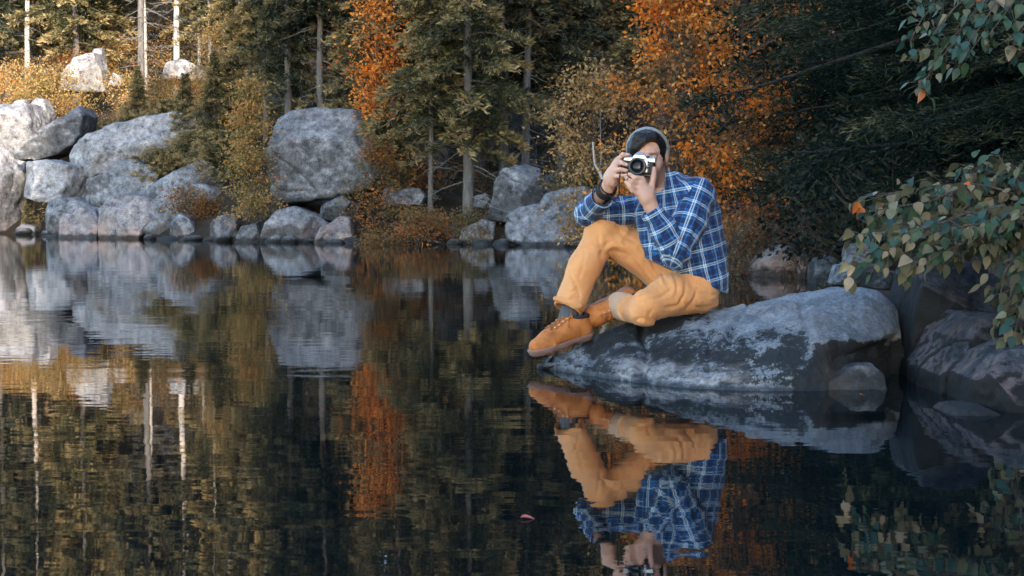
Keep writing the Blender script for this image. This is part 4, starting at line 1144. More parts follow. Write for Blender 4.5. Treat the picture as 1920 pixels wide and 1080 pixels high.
def boot(heel, toe, up, flip):
    x = toe - heel; sc = np.linalg.norm(x) / .305; x = x / np.linalg.norm(x)
    z = up - x * up.dot(x); z /= np.linalg.norm(z); y = np.cross(z, x)
    M = np.stack([x, y, z], 1) * sc
    par = None
    for nm, (v, f), mt in BM:
        w = (v * np.array((1, flip, 1))) @ M.T + heel
        ff = f if flip > 0 else f[:, ::-1]
        o = part('boot' if par is None else nm, w, ff, mt, parent=par)
        if nm in ('eyelet', 'lace'): o['kind'] = 'stuff'
        if par is None: par = o
    return par
boot(J(1108, 634, 6.17), J(993, 671, 6.02), np.array((-.10, -.10, 1.0)), 1)
boot(J(1182, 545, 6.26), J(1074, 607, 6.20), np.array((.30, -.86, -.30)), -1)
# --- ring and cloth wrist bands
m = NT('black_band'); m.color((0.012, 0.012, 0.014)); m.set(Roughness=0.7); BLK = m.m
m = NT('dark_metal_ring'); m.color((0.05, 0.04, 0.035)); m.set(Roughness=0.3, Metallic=1.0)
fr = J(1174, 333, 5.920) - J(1184, 341, 5.914)
rv, rf = tube(ring_path(J(1177.5, 335.5, 5.9175), fr, .0105, 18), .0018, 6, False)
part('finger_ring', rv, rf, m.m)
# ------------------------------------------------------------------ the film camera in his hands
CAMC = J(1199, 311, 6.000)
CT = thing('film_camera', 'silver and black film camera held up in front of the face', 'camera', CAMC)
CT.rotation_euler = Euler((math.radians(-4), math.radians(4), math.radians(-13)))
m = NT('satin_chrome'); m.color((0.55, 0.55, 0.55)); m.set(Roughness=0.32, Metallic=0.85); CHR = m.m
m = NT('black_leatherette'); m.color((0.010, 0.010, 0.011)); m.set(Roughness=0.55); m.l(m.bump(m.noise(m.obj(), 900, 2), 0.5, 0.001), m.bsdf.inputs['Normal']); LTR = m.m
m = NT('black_anodised'); m.color((0.012, 0.012, 0.014)); m.set(Roughness=0.28); BLA = m.m
m = NT('coated_lens_glass'); m.color((0.003, 0.005, 0.010)); m.set(Roughness=0.05, IOR=1.35); GLS = m.m
def sdf_part(name, build, lo, hi, h, mat, parent=CT):
    F = Field(lo, hi, h); build(F); v, f = F.mesh()
    return link(name, np_mesh(name, v, f, mat), parent)
def rbox(F, c, hs, r):
    X, Y, Z = F.pts(tuple(slice(0, q) for q in F.n))
    qx, qy, qz = np.abs(X - c[0]) - hs[0] + r, np.abs(Y - c[1]) - hs[1] + r, np.abs(Z - c[2]) - hs[2] + r
    e = np.sqrt(np.maximum(qx, 0) ** 2 + np.maximum(qy, 0) ** 2 + np.maximum(qz, 0) ** 2) + np.minimum(np.maximum(np.maximum(qx, qy), qz), 0) - r
    F.d = np.minimum(F.d, e.astype(np.float32))
L, H_ = (-.09, -.05, -.06), (.09, .05, .07)
sdf_part('camera_body', lambda F: rbox(F, (0, .004, -.008), (.067, .0165, .028), .006), L, H_, .0018, LTR)
sdf_part('top_plate', lambda F: rbox(F, (0, .004, .025), (.0675, .0175, .0095), .004), L, H_, .0018, CHR)
sdf_part('base_plate', lambda F: rbox(F, (0, .004, -.038), (.0675, .0172, .0045), .002), L, H_, .0018, BLA)
def hump(F):
    X, Y, Z = F.pts(tuple(slice(0, q) for q in F.n))
    e = np.maximum(np.maximum(np.abs(X) * .80 + (Z - .054) * .62 - .0105, np.abs(Y - .000) - .0215), np.maximum(.028 - Z, Z - .0555))
    e = np.maximum(e, (-(Y + .010) * .8 + (Z - .050) * .7) - .004)
    F.d = (e - .0012).astype(np.float32)
hp_ = sdf_part('prism_housing', hump, L, H_, .0018, CHR)
sdf_part('hand_grip', lambda F: rbox(F, (.050, -.016, -.008), (.013, .008, .026), .006), L, H_, .0018, LTR)
sdf_part('lens_mount_panel', lambda F: rbox(F, (0.002, -.016, -.004), (.036, .006, .0265), .004), L, H_, .0018, CHR)
def disc_stack(prof, c, ax, n=40):
    """Lathe: prof rows of (distance along ax, radius)."""
    ax = np.array(ax, float); a = np.cross(ax, (0, 0, 1) if abs(ax[2]) < .9 else (1, 0, 0)); a /= np.linalg.norm(a); b = np.cross(ax, a)
    th = np.arange(n) * 2 * np.pi / n
    V = np.concatenate([np.array(c) + ax * s + r * (np.cos(th)[:, None] * a + np.sin(th)[:, None] * b) for s, r in prof])
    Fq = [(i * n + j, i * n + (j + 1) % n, (i + 1) * n + (j + 1) % n, (i + 1) * n + j) for i in range(len(prof) - 1) for j in range(n)]
    return V, np.array(Fq)
LC = (0, -.018, -.008); AX = (0, -1, 0)
lv, lf = disc_stack([(0, .031), (.006, .031), (.006, .0335), (.016, .0335), (.016, .0315), (.019, .0315), (.019, .0355), (.034, .0355), (.034, .0335), (.037, .0335), (.037, .0365), (.050, .0365), (.052, .0345), (.052, .0295), (.046, .0235), (.042, .0225)], LC, AX)
lens = link('lens', np_mesh('lens', lv, lf, BLA, False), CT)
rv, rf = disc_stack([(.0362, .0338), (.0362, .0345), (.0376, .0345), (.0376, .0338)], LC, AX); link('lens_ring', np_mesh('lens_ring', rv, rf, CHR), lens)
gv_, gf_ = disc_stack([(.042, .0226), (.0445, .019), (.0465, .012), (.0472, .004), (.0473, .0002)], LC, AX); link('front_element', np_mesh('front_element', gv_, gf_, GLS), lens)
for nm, cx, r, hh, mt in (('rewind_knob', -.048, .0115, .011, CHR), ('shutter_dial', .032, .0105, .008, BLA), ('advance_lever', .055, .010, .006, CHR)):
    v_, f_ = disc_stack([(0, r), (hh * .85, r), (hh, r * .88), (hh, .0004)], (cx, .004, .0345), (0, 0, 1), 24)
    link(nm, np_mesh(nm, v_, f_, mt, False), CT)
v_, f_ = disc_stack([(0, .0035), (.008, .0035), (.008, .0003)], (.044, -.006, .0345), (0, 0, 1), 14); link('shutter_button', np_mesh('shutter_button', v_, f_, CHR, False), CT)
v_, f_ = disc_stack([(0, .0042), (.004, .0042), (.004, .0003)], (.039, -.020, .016), (0, -1, 0), 14); link('timer_window', np_mesh('timer_window', v_, f_, BLA, False), CT)
v_, f_ = disc_stack([(0, .0050), (.006, .0050), (.006, .0003)], (.0335, -.020, -.004), (0, -1, 0), 14); link('release_button', np_mesh('release_button', v_, f_, CHR, False), CT)
v_, f_ = tube([(.039, -.0225, -.010), (.0385, -.024, -.022), (.0375, -.0225, -.030)], [.003, .0035, .0025], 8); link('timer_lever', np_mesh('timer_lever', v_, f_, CHR), CT)
v_, f_ = tube([(.041 + .0045 * math.cos(t), -.0235, .004 + .0055 * math.sin(t)) for t in np.linspace(.8, 5.5, 12)], .0013, 6); link('body_emblem', np_mesh('body_emblem', v_, f_, CHR), CT)
for s in (-1, 1):
    v_, f_ = tube([(s * (.068 + .004 * math.sin(t)), -.004 + .003 * math.cos(t), .020) for t in np.linspace(0, 2 * math.pi, 12)], .001, 6, False); link('strap_lug', np_mesh('strap_lug', v_, f_, CHR), CT)
# strap: from the lug down, wound around the wrist
cw = CAMC
Mi = Matrix.LocRotScale(Vector(cw), CT.rotation_euler, None).inverted()
def to_cam(p): return np.array(Mi @ Vector(p))
wc = J(1136, 356, 6.068); wax = wri_r - elb_r; wax /= np.linalg.norm(wax)
loop = []
for k in range(5):
    loop += list(ring_path(wc - wax * (.016 - .011 * k), wax + np.array((.05 * math.sin(k * 2), 0, .12 * math.cos(k * 3))), .037 + .0025 * (k % 2), 16))
strap = [J(1166, 309, 5.985), J(1162, 330, 5.955), J(1161, 352, 5.955), J(1160, 366, 5.975), J(1150, 371, 6.01)] + loop + [J(1150, 376, 6.02), J(1160, 380, 5.99), J(1163, 390, 5.985)]
sv, sf = tube(np.array([to_cam(p) for p in catmull(np.array(strap), 260)]), .0030, 6)
link('wrist_strap', np_mesh('wrist_strap', sv, sf, BLK), CT)
sv, sf = tube(np.array([to_cam(p) for p in catmull(np.array([J(1122, 346, 6.06), J(1112, 356, 6.07), J(1111, 374, 6.08), J(1121, 382, 6.05), J(1134, 384, 6.02), J(1146, 376, 6.02)]), 50)]), .0028, 6)
link('strap_end', np_mesh('strap_end', sv, sf, BLK), CT)
# knotted wrist bands
for k, (off, rr) in enumerate(((.030, .035), (.022, .0355), (.006, .036))):
    bv2, bf2 = tube(ring_path(wri_r - wax * (.030 + off - .02), wax, rr, 26), .0055 if k else .004, 8, False)
    part('wristband', bv2, bf2, BLK)
# ------------------------------------------------------------------ trees and shrubs
def leaf_material(name, rough=0.6, transl=0.3):
    m = NT(name)
    a = m.n('ShaderNodeAttribute', attribute_name='col')
    m.color(a.outputs['Color']); m.set(Roughness=rough); m.bsdf.inputs['Specular IOR Level'].default_value = 0.25
    t = m.n('ShaderNodeBsdfTranslucent'); m.l(a.outputs['Color'], t.inputs[0])
    x = m.n('ShaderNodeMixShader'); x.inputs[0].default_value = transl
    m.l(m.bsdf.outputs[0], x.inputs[1]); m.l(t.outputs[0], x.inputs[2]); m.l(x.outputs[0], m.out.inputs[0])
    return m.m
LEAF = leaf_material('foliage_leaf', 0.6, 0.4)
NEEDLE = leaf_material('foliage_needle', 0.8, 0.15); NEEDLE.node_tree.nodes['Principled BSDF'].inputs['Specular IOR Level'].default_value = 0.08
def bark(name, c1, c2, sc=1.0):
    m = NT(name)
    mp = m.n('ShaderNodeMapping'); mp.inputs['Scale'].default_value = (14 * sc, 14 * sc, 3.5 * sc); m.l(m.obj(), mp.inputs[0])
    nz = m.noise(mp.outputs[0], 1.0, 6, 0.7)
    m.color(m.ramp(nz, [(0.3, c1), (0.7, c2)])); m.set(Roughness=0.9)
    m.l(m.bump(nz, 0.7, 0.03), m.bsdf.inputs['Normal'])
    return m.m
BARK = bark('spruce_bark', (0.07, 0.066, 0.064), (0.17, 0.16, 0.155))
PALEBARK = bark('pale_bark', (0.33, 0.30, 0.28), (0.60, 0.55, 0.51))
DEAD = bark('dead_grey_wood', (0.12, 0.115, 0.11), (0.26, 0.25, 0.24), 2)
TWIG = bark('brown_twig', (0.06, 0.045, 0.035), (0.14, 0.11, 0.09), 3)

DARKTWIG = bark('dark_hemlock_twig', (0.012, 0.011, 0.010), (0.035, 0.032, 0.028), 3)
def unit(a): return a / (np.linalg.norm(a, axis=-1, keepdims=True) + 1e-9)

def leaves(C, D, size, rng, width=0.55, fold=0.25, spread=1.0):
    """Folded diamonds at C pointing along D; returns verts, quads (2 per leaf folded along its length)."""
    n = len(C)
    D = unit(D + rng.normal(0, 0.35 * spread, (n, 3)))
    R = unit(np.cross(D, rng.normal(0, 1, (n, 3))))
    N = np.cross(R, D)
    s = np.broadcast_to(size, (n,))[:, None] * rng.uniform(0.7, 1.3, (n, 1))
    a = C; b = C + D * s
    mid = C + D * s * 0.45
    l = mid + R * s * width * 0.5 + N * s * fold * 0.5
    r = mid - R * s * width * 0.5 + N * s * fold * 0.5
    V = np.stack([a, l, b, r], 1).reshape(-1, 3)
    F = np.arange(n * 4).reshape(n, 4)
    return V, F

def pick(rng, pal, n, clump=None, jit=0.18):
    pal = np.array(pal)
    if clump is None: k = rng.integers(0, len(pal), n)
    else: k = np.clip(((clump * 0.5 + 0.5) * len(pal) + rng.normal(0, 0.9, n)).astype(int), 0, len(pal) - 1)
    return pal[k] * rng.uniform(1 - jit, 1 + jit, (n, 1))

def crown_mesh(name, C, D, size, cols, rng, mat, width=0.55, fold=0.25, spread=1.0):
    V, F = leaves(C, D, size, rng, width, fold, spread)
    return np_mesh(name, V, F, mat, False, np.repeat(cols, 4, 0))

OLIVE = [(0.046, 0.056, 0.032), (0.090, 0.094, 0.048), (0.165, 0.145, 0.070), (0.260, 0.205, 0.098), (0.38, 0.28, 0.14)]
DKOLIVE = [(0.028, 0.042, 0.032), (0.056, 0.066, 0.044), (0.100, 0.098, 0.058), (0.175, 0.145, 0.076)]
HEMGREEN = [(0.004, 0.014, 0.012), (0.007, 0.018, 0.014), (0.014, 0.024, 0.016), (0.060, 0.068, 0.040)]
ORANGE = [(0.58, 0.145, 0.018), (0.74, 0.215, 0.026), (0.82, 0.285, 0.045), (0.82, 0.38, 0.10)]
TANYEL = [(0.230, 0.138, 0.052), (0.391, 0.230, 0.086), (0.529, 0.322, 0.127), (0.632, 0.402, 0.184)]
YELGRN = [(0.135, 0.115, 0.034), (0.230, 0.182, 0.054), (0.324, 0.243, 0.074), (0.432, 0.297, 0.101)]
BRNORG = [(0.125, 0.069, 0.027), (0.213, 0.100, 0.035), (0.312, 0.131, 0.037), (0.450, 0.163, 0.037)]

def conifer_meshes(seed, H, r0, z0, Lmax, pal, nbr, droop=0.35, tuft=0.085, wid=0.30, per=9, twigs=14, dead=14, barkm=BARK, shape=0.85, z_top=1.0, flat=0.25, twigm=None):
    rng = np.random.default_rng(seed)
    zs = np.linspace(-0.5, H, 14)
    wob = np.stack([np.cumsum(rng.normal(0, 0.012 * H / 9, 14)), np.cumsum(rng.normal(0, 0.012 * H / 9, 14)), zs], 1)
    rad = r0 * np.clip(1 - (zs + 0.5) / (H + 0.5), 0.04, 1) ** 1.15; rad[0] *= 1.35
    trunk = tube(wob, rad, 10)
    ax = lambda z: np.array([np.interp(z, zs, wob[:, 0]), np.interp(z, zs, wob[:, 1]), z])
    C, D, K = [], [], []; wood = []
    for i in range(nbr):
        t = (i + rng.uniform(0, 1)) / nbr
        z = z0 + (H * z_top - z0) * t ** 1.0
        az = i * 2.4 + rng.normal(0, 0.5)
        L = Lmax * max(0.10, (1 - t) ** shape) * rng.uniform(0.55, 1.15)
        if t < 0.12: L *= rng.uniform(0.5, 1.0)
        d = np.array((math.cos(az), math.sin(az), 0)); sd = np.array((-d[1], d[0], 0))
        o = ax(z); up = rng.uniform(-0.1, 0.25) + 0.25 * t
        curve = lambda s: o + d * L * s + np.array((0, 0, L * (up * s - droop * s * s * 1.4 + 0.18 * s ** 4)))
        ss = np.linspace(0, 1, 6)
        wood.append(tube(np.array([curve(s) for s in ss]), np.linspace(0.012 + 0.010 * L, 0.003, 6), 4, False))
        nt = max(4, int(twigs * (0.4 + 0.6 * L / Lmax)))
        kb = rng.uniform(-1, 1)
        for j in range(nt):
            s = 0.03 + 0.97 * (j + rng.uniform(0, 1)) / nt
            side = 1 if j % 2 else -1
            p0 = curve(s)
            lt = L * (0.42 * (1 - s) + 0.10) * rng.uniform(0.6, 1.2)
            td = unit(d * rng.uniform(0.5, 1.0) + sd * side * rng.uniform(0.5, 1.0) + np.array((0, 0, rng.normal(-0.12, flat))))
            u = rng.uniform(0, 1, per)[:, None]
            C.append(p0 + td * lt * u + rng.normal(0, 0.025, (per, 3)) - np.array((0, 0, 1)) * (lt * u ** 2) * 0.25)
            D.append(np.tile(td, (per, 1)) + np.array((0, 0, rng.uniform(-0.1, 0.25))))
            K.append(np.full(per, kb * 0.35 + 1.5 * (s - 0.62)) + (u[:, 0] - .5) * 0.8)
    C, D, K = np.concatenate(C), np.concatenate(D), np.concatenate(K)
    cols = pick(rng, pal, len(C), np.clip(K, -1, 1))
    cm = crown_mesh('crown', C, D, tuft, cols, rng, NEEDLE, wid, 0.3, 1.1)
    tm = np_mesh('trunk', trunk[0], trunk[1], barkm)
    dl = []
    for i in range(dead):
        z = rng.uniform(0.12 * z0, z0 * 1.1 + 0.3); az = rng.uniform(0, 6.3); L = rng.uniform(0.25, 0.9) * Lmax * 0.7
        d = np.array((math.cos(az), math.sin(az), rng.uniform(-0.45, 0.15))); o = ax(z)
        pth = [o + d * L * s + np.array((rng.normal(0, .03), rng.normal(0, .03), -0.12 * L * s * s)) for s in np.linspace(0, 1, 5)]
        dl.append(tube(pth, np.linspace(0.013, 0.003, 5), 4, False))
        for q in range(3):
            b = pth[2] + (pth[3] - pth[2]) * rng.uniform(0, 1); dl.append(tube([b, b + rng.normal(0, 0.13, 3) + d * 0.1], [0.005, 0.002], 3, False))
    lm = np_mesh('limb', *join_vf(wood), twigm or TWIG)
    dm = np_mesh('dead_limb', *join_vf(dl), twigm or DEAD) if dl else None
    return tm, lm, cm, dm

def add_conifer(name, meshes, label, loc, rot=0.0, sc=1.0, group=None, cat='tree'):
    t = thing(name, label, cat, loc, group, rot, sc)
    tm, lm, cm, dm = meshes
    tr = link('trunk', tm, t); link('limb', lm, tr)['kind'] = 'stuff'; link('crown', cm, t)
    if dm: link('dead_limb', dm, tr)['kind'] = 'stuff'
    return t

def broadleaf_meshes(seed, H, r0, env, pal, nl, size, nclump, barkm, lean=(0, 0), width=0.58, cl_r=0.22, stems=1, kscale=1.2):
    """env: list of (z, radius) that bounds the crown; leaves gather in clumps at limb ends."""
    rng = np.random.default_rng(seed)
    woods = []
    ez = np.array([e[0] for e in env]); er = np.array([e[1] for e in env])
    tr_paths = []
    for sI in range(stems):
        zs = np.linspace(-0.35, H, 12)
        a_ = rng.uniform(0, 6.3); sp = 0.0 if stems == 1 else rng.uniform(0.1, 0.35)
        xs = lean[0] * (zs / H) ** 1.3 * H + np.cumsum(rng.normal(0, 0.018 * H / 4, 12)) + sp * er.max() * math.cos(a_) * np.clip(zs / H, 0, 1)
        ys = lean[1] * (zs / H) ** 1.3 * H + np.cumsum(rng.normal(0, 0.018 * H / 4, 12)) + sp * er.max() * math.sin(a_) * np.clip(zs / H, 0, 1)
        p = np.stack([xs, ys, zs], 1); tr_paths.append(p)
        woods.append(tube(p, r0 * np.clip(1 - np.clip(zs, 0, None) / (H * 1.04), 0.06, 1), 8))
    lim = []; cc = []
    for i in range(nclump):
        p = tr_paths[i % stems]
        z = rng.uniform(ez[0], ez[-1]); r = np.interp(z, ez, er) * math.sqrt(rng.uniform(0.05, 1.0))
        az = rng.uniform(0, 6.3)
        o = np.array([np.interp(z, p[:, 2], p[:, 0]), np.interp(z, p[:, 2], p[:, 1]), z])
        end = o + np.array((r * math.cos(az), r * math.sin(az), 0))
        zb = max(0.05, z - 0.55 * r - 0.1)
        b = np.array([np.interp(zb, p[:, 2], p[:, 0]), np.interp(zb, p[:, 2], p[:, 1]), zb])
        mid = (b + end) / 2 + rng.normal(0, 0.05 * r + 0.01, 3) + np.array((0, 0, -0.08 * r))
        lim.append(tube([b, mid, end], [0.006 + 0.010 * r, 0.005 + 0.004 * r, 0.003], 4, False)); cc.append((end, (end - b)))
    per = nl // nclump
    C, D, K = [], [], []
    for e, d in cc:
        k = int(per * rng.uniform(0.5, 1.5))
        g = rng.normal(0, 1, (k, 3)) * cl_r * np.array((1.1, 1.1, 0.62)) * rng.uniform(0.6, 1.2)
        C.append(e + g); D.append(unit(d)[None] * 0.3 + unit(g) * 0.5 + np.array((0, 0, -0.35))); K.append(np.full(k, rng.uniform(-1, 1)))
    C, D, K = np.concatenate(C), np.concatenate(D), np.concatenate(K)
    ok = C[:, 2] > 0.02
    C, D, K = C[ok], D[ok], K[ok]
    cols = pick(rng, pal, len(C), K)
    return (np_mesh('trunk', *join_vf(woods), barkm), np_mesh('limb', *join_vf(lim), TWIG), crown_mesh('crown', C, D, size, cols, rng, LEAF, width, 0.2, 1.6), None)

# --- the spruces: five forms, copied up the slope
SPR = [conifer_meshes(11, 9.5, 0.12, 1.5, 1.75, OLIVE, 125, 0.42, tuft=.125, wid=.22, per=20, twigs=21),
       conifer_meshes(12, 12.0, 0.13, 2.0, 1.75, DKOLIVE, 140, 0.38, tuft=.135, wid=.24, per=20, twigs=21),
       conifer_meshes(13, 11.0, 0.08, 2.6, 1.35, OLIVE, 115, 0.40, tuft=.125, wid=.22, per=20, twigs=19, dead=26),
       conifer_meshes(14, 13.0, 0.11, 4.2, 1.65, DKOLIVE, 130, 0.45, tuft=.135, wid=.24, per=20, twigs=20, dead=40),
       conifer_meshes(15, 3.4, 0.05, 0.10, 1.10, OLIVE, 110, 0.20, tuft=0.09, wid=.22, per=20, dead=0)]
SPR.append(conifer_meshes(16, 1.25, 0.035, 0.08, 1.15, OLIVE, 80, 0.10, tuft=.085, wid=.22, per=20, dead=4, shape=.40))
def base_at(px, py): return on_ground(px, py)
def at_xy(x, y): return np.array((x, y, gz(x, y) - 0.05))
def at_px(px, d):
    x = (px - 960) / FPX * d
    return at_xy(x, d)
GS = 'spruces on the far shore'
def tree_px(i, name, px, d, label, sc=1.0, rot=0.0, group=GS): return add_conifer(name, SPR[i], label, at_px(px, d), rot, sc, group)
tree_px(0, 'spruce_tree', 876, 25.9, 'big olive spruce with the thick grey trunk behind the brown heath bush', 1.0, 0.3)
tree_px(2, 'spruce_tree', 808, 26.1, 'slim spruce with a thin grey trunk just left of the thick spruce trunk', 0.72, 1.0)
tree_px(0, 'spruce_tree', 745, 28.0, 'olive spruce standing behind the orange leaved birch', 0.95, 2.2)
tree_px(0, 'spruce_tree', 690, 31.5, 'broad olive spruce above the right corner of the huge boulder', 0.9, 4.1)
tree_px(3, 'spruce_tree', 607, 31.0, 'spruce with grey trunk and dead limbs rising behind the huge boulder', 0.9, 0.7)
tree_px(3, 'spruce_tree', 626, 31.8, 'leaning dark spruce trunk right beside the one with dead limbs', 0.85, 3.9)
tree_px(1, 'spruce_tree', 545, 31.5, 'dark spruce behind the left corner of the huge boulder', 0.8, 1.5)
tree_px(2, 'spruce_tree', 500, 33.0, 'thin spruce just right of the yellow column tree', 0.8, 5.0)
tree_px(3, 'spruce_tree', 985, 29.5, 'tall bare lower trunk with snags above the leaning grey boulder', 0.9, 2.0)
tree_px(1, 'spruce_tree', 944, 29.8, 'dark spruce trunk left of the tall bare one', 0.9, 0.1)
tree_px(1, 'spruce_tree', 1050, 30.5, 'dark spruce behind the tan birch', 0.95, 4.4)
tree_px(1, 'spruce_tree', 900, 31.5, 'dark spruce in the second row behind the big olive one', 1.0, 3.1)
tree_px(0, 'spruce_tree', 830, 30.5, 'olive spruce in the second row filling the middle of the shore', 1.15, 1.8)
for k, (px, d, sc, lb) in enumerate(((232, 35.0, .50, 'low bushy spruce on the rocks above the long slab'), (290, 34.8, .55, 'low dark spruce in the middle of the left bank'), (352, 33.2, .62, 'small olive spruce above the pointed boulder'),
                                     (405, 32.6, .70, 'small spruce close behind the yellow column tree'), (310, 31.6, .34, 'lowest small spruce leaning over the flat topped boulder'), (444, 33.4, .85, 'young spruce rising left above the yellow column tree'), (205, 36.2, .42, 'squat spruce at the upper left end of the long slab'), (262, 35.8, .48, 'squat spruce above the middle of the long slab'), (325, 35.4, .46, 'squat spruce above the right end of the long slab'), (375, 31.8, .40, 'squat spruce right above the pointed boulder'), (420, 30.4, .45, 'spruce sprout between the pointed boulder and the column tree'),
                                     (1110, 25.6, .42, 'low spruce in the shade under the tan birch'), (56, 33.4, .30, 'little brown-green conifer shrub at the left waterline'), (262, 36.6, .6, 'young spruce near the white trunk'), (660, 29.2, .55, 'young spruce hugging the right side of the huge boulder'), (750, 27.0, .5, 'young spruce in the shade behind the flat ledge'))):
    mat_ = lb.startswith(('squat', 'low ', 'lowest', 'spruce sprout'))
    tree_px(5 if mat_ else 4, 'young_spruce', px, d, lb, max(sc, .75) * (1.15 if mat_ else 1) if mat_ else sc, k * 1.3, 'young spruces on the bank')
# sunlit slope, upper left: bare trunks
for px, d, sc, i, lb in ((335, 42.5, 1.0, 3, 'tall sunlit trunk, the thickest pale one on the left slope'), (276, 43.5, .9, 3, 'pale trunk left of the thickest one on the slope'), (57, 45.0, .9, 3, 'sunlit trunk at the top left corner'),
                         (148, 46.0, .9, 2, 'thin sunlit trunk above the pink boulder'), (397, 41.0, .8, 2, 'thin pale trunk right of the thickest one'), (378, 44.0, .8, 2, 'thinnest trunk behind the thin pale one'), (455, 40.0, .8, 2, 'slim spruce with a pale trunk above the yellow column tree'),
                         (110, 49.0, .8, 0, 'spruce far up the slope at the upper left'), (210, 47.0, .75, 0, 'spruce up the slope between the pale trunks'), (20, 48.0, .8, 0, 'olive spruce at the left edge on the slope')):
    t = tree_px(i, 'spruce_tree', px, d, lb, sc, px * 0.7, 'spruces on the sunlit slope')
    for ch in t.children:
        if ch.name.startswith('trunk') and i in (2, 3):
            ch.data = ch.data.copy(); ch.data.materials[0] = PALEBARK
# the wood behind
rng = np.random.default_rng(77)
cnt = 0
for k in range(400):
    x = rng.uniform(-30, 9); y = rng.uniform(32, 66)
    s = float(shore_dist(np.array([x]), np.array([y]))[0])
    if s < 5.5: continue
    px = 960 + FPX * x / y
    if px < -220 or px > 1500: continue
    if px < 480 and y < 50 and rng.uniform() < 0.62: continue
    t = add_conifer('spruce_tree', SPR[int(rng.choice([0, 1, 1, 2, 3]))], 'spruce in the crowd of trees that closes the view up the hill', at_xy(x, y), rng.uniform(0, 6.3), rng.uniform(1.0, 1.35), 'spruces that close the view up the hill')
    cnt += 1
    if cnt >= 95: break

# --- broadleaf trees and shrubs of the far shore
def bl(name, seed, px, d, H, r0, env, pal, nl, size, ncl, label, barkm=TWIG, cat='shrub', group=None, dz=0.0, **kw):
    loc = at_px(px, d); loc[2] += dz
    return add_conifer(name, broadleaf_meshes(seed, H, r0, env, pal, nl, size, ncl, barkm, **kw), label, loc, 0, 1, group, cat)
FS = 'shrubs along the far shore'
bl('column_tree', 21, 470, 26.75, 3.3, 0.035, [(.02, .52), (.5, .54), (1.2, .44), (2.0, .33), (2.8, .24), (3.2, .10)], [(.18, .145, .052), (.29, .22, .08), (.40, .29, .11), (.48, .34, .13), (.54, .25, .07)], 8200, 0.055, 170, 'yellow-olive column shaped tree at the far waterline left of the huge boulder', PALEBARK, 'tree', cl_r=.13)
bl('orange_shrub', 22, 703, 25.9, 1.95, 0.02, [(.02, .50), (.5, .52), (1.0, .46), (1.5, .30), (1.95, .08)], [(.13, .085, .035), (.19, .13, .055), (.14, .12, .05), (.26, .13, .045), (.36, .15, .045), (0.50, 0.19, 0.05)], 4200, 0.052, 74, 'orange-brown leafy shrub right of the huge boulder', group=FS, stems=3, cl_r=.14)
bl('birch_tree', 23, 702, 27.6, 3.6, 0.025, [(.5, .35), (1.4, .35), (2.4, .30), (3.4, .12)], [(0.10, .10, .04), (0.16, .14, .06), (.22, .19, .08), (.34, .14, .05)], 900, 0.055, 46, 'thin sparse sapling in front of the right side of the huge boulder', PALEBARK, 'tree', cl_r=.14)
bl('orange_birch', 24, 712, 26.9, 5.2, 0.04, [(2.1, .18), (2.5, .36), (3.0, .50), (3.6, .46), (4.0, .36), (4.4, .46), (4.8, .26)], ORANGE, 3000, 0.07, 70, 'orange leaved birch standing out above the dark spruces', PALEBARK, 'tree', cl_r=.17)
bl('heath_bush', 25, 805, 25.0, .80, 0.012, [(.03, .62), (.3, .66), (.80, .34)], [(0.17, 0.12, 0.055), (0.24, 0.165, 0.075), (0.30, 0.19, 0.085), (.36, .17, .06), (.46, .16, .045)], 6500, 0.045, 120, 'low brown-orange heath bush at the waterline', group=FS, stems=5, cl_r=.12)
bl('heath_bush', 26, 885, 25.2, .62, 0.012, [(.03, .42), (.3, .44), (.62, .22)], [(.13, .10, .045), (.20, .15, .065), (.28, .20, .085)], 2600, 0.04, 60, 'small olive heath bush at the foot of the thick spruce trunk', group=FS, stems=4, cl_r=.11)
bl('heath_bush', 27, 725, 24.95, .5, 0.012, [(.03, .6), (.2, .56), (.5, .22)], [(.13, .10, .045), (.19, .14, .06), (.26, .17, .07), (.40, .17, .05)], 3400, 0.04, 60, 'dark brown heath spilling to the water below the orange shrub', group=FS, stems=4, cl_r=.12)
bl('heath_bush', 45, 786, 24.75, .30, 0.01, [(.03, .24), (.15, .25), (.30, .12)], ORANGE, 700, 0.045, 24, 'bright orange tuft hanging over the water', group=FS, stems=3, cl_r=.08)
bl('heath_bush', 46, 940, 24.55, .16, 0.008, [(.02, .14), (.16, .08)], [(.28, .22, .05), (.36, .28, .08)], 420, 0.03, 14, 'small yellow moss tuft in the gap between two boulders', group=FS, stems=3, cl_r=.05)
bl('sparse_shrub', 28, 122, 32.0, .85, 0.012, [(.05, .52), (.4, .55), (.85, .30)], YELGRN + TANYEL, 1900, 0.05, 60, 'sparse yellow shrub in front of the pale grey block', group=FS, stems=5, cl_r=.13)
bl('sparse_shrub', 29, 350, 29.0, .75, 0.012, [(.05, .36), (.3, .46), (.75, .20)], BRNORG + YELGRN, 1900, 0.05, 50, 'orange and yellow shrub behind the wedge stone', group=FS, stems=5, cl_r=.12)
bl('sparse_shrub', 30, 385, 28.9, .38, 0.01, [(.04, .26), (.38, .12)], BRNORG + [(.2, .15, .06)], 1500, 0.04, 40, 'rusty low heath right of the wedge stone', group=FS, stems=4, cl_r=.09)
bl('sparse_shrub', 31, 232, 31.8, .42, 0.01, [(.04, .30), (.38, .25)], TANYEL + YELGRN, 420, 0.05, 20, 'pale yellow sprigs growing over the flat topped boulder', group=FS, stems=4, cl_r=.1, dz=.25)
bl('autumn_shrub', 32, 168, 35.2, 1.0, 0.012, [(.05, .40), (.5, .46), (1.0, .25)], ORANGE + TANYEL, 1700, 0.06, 44, 'orange shrub at the top of the tilted slab', group=FS, stems=4, cl_r=.14)
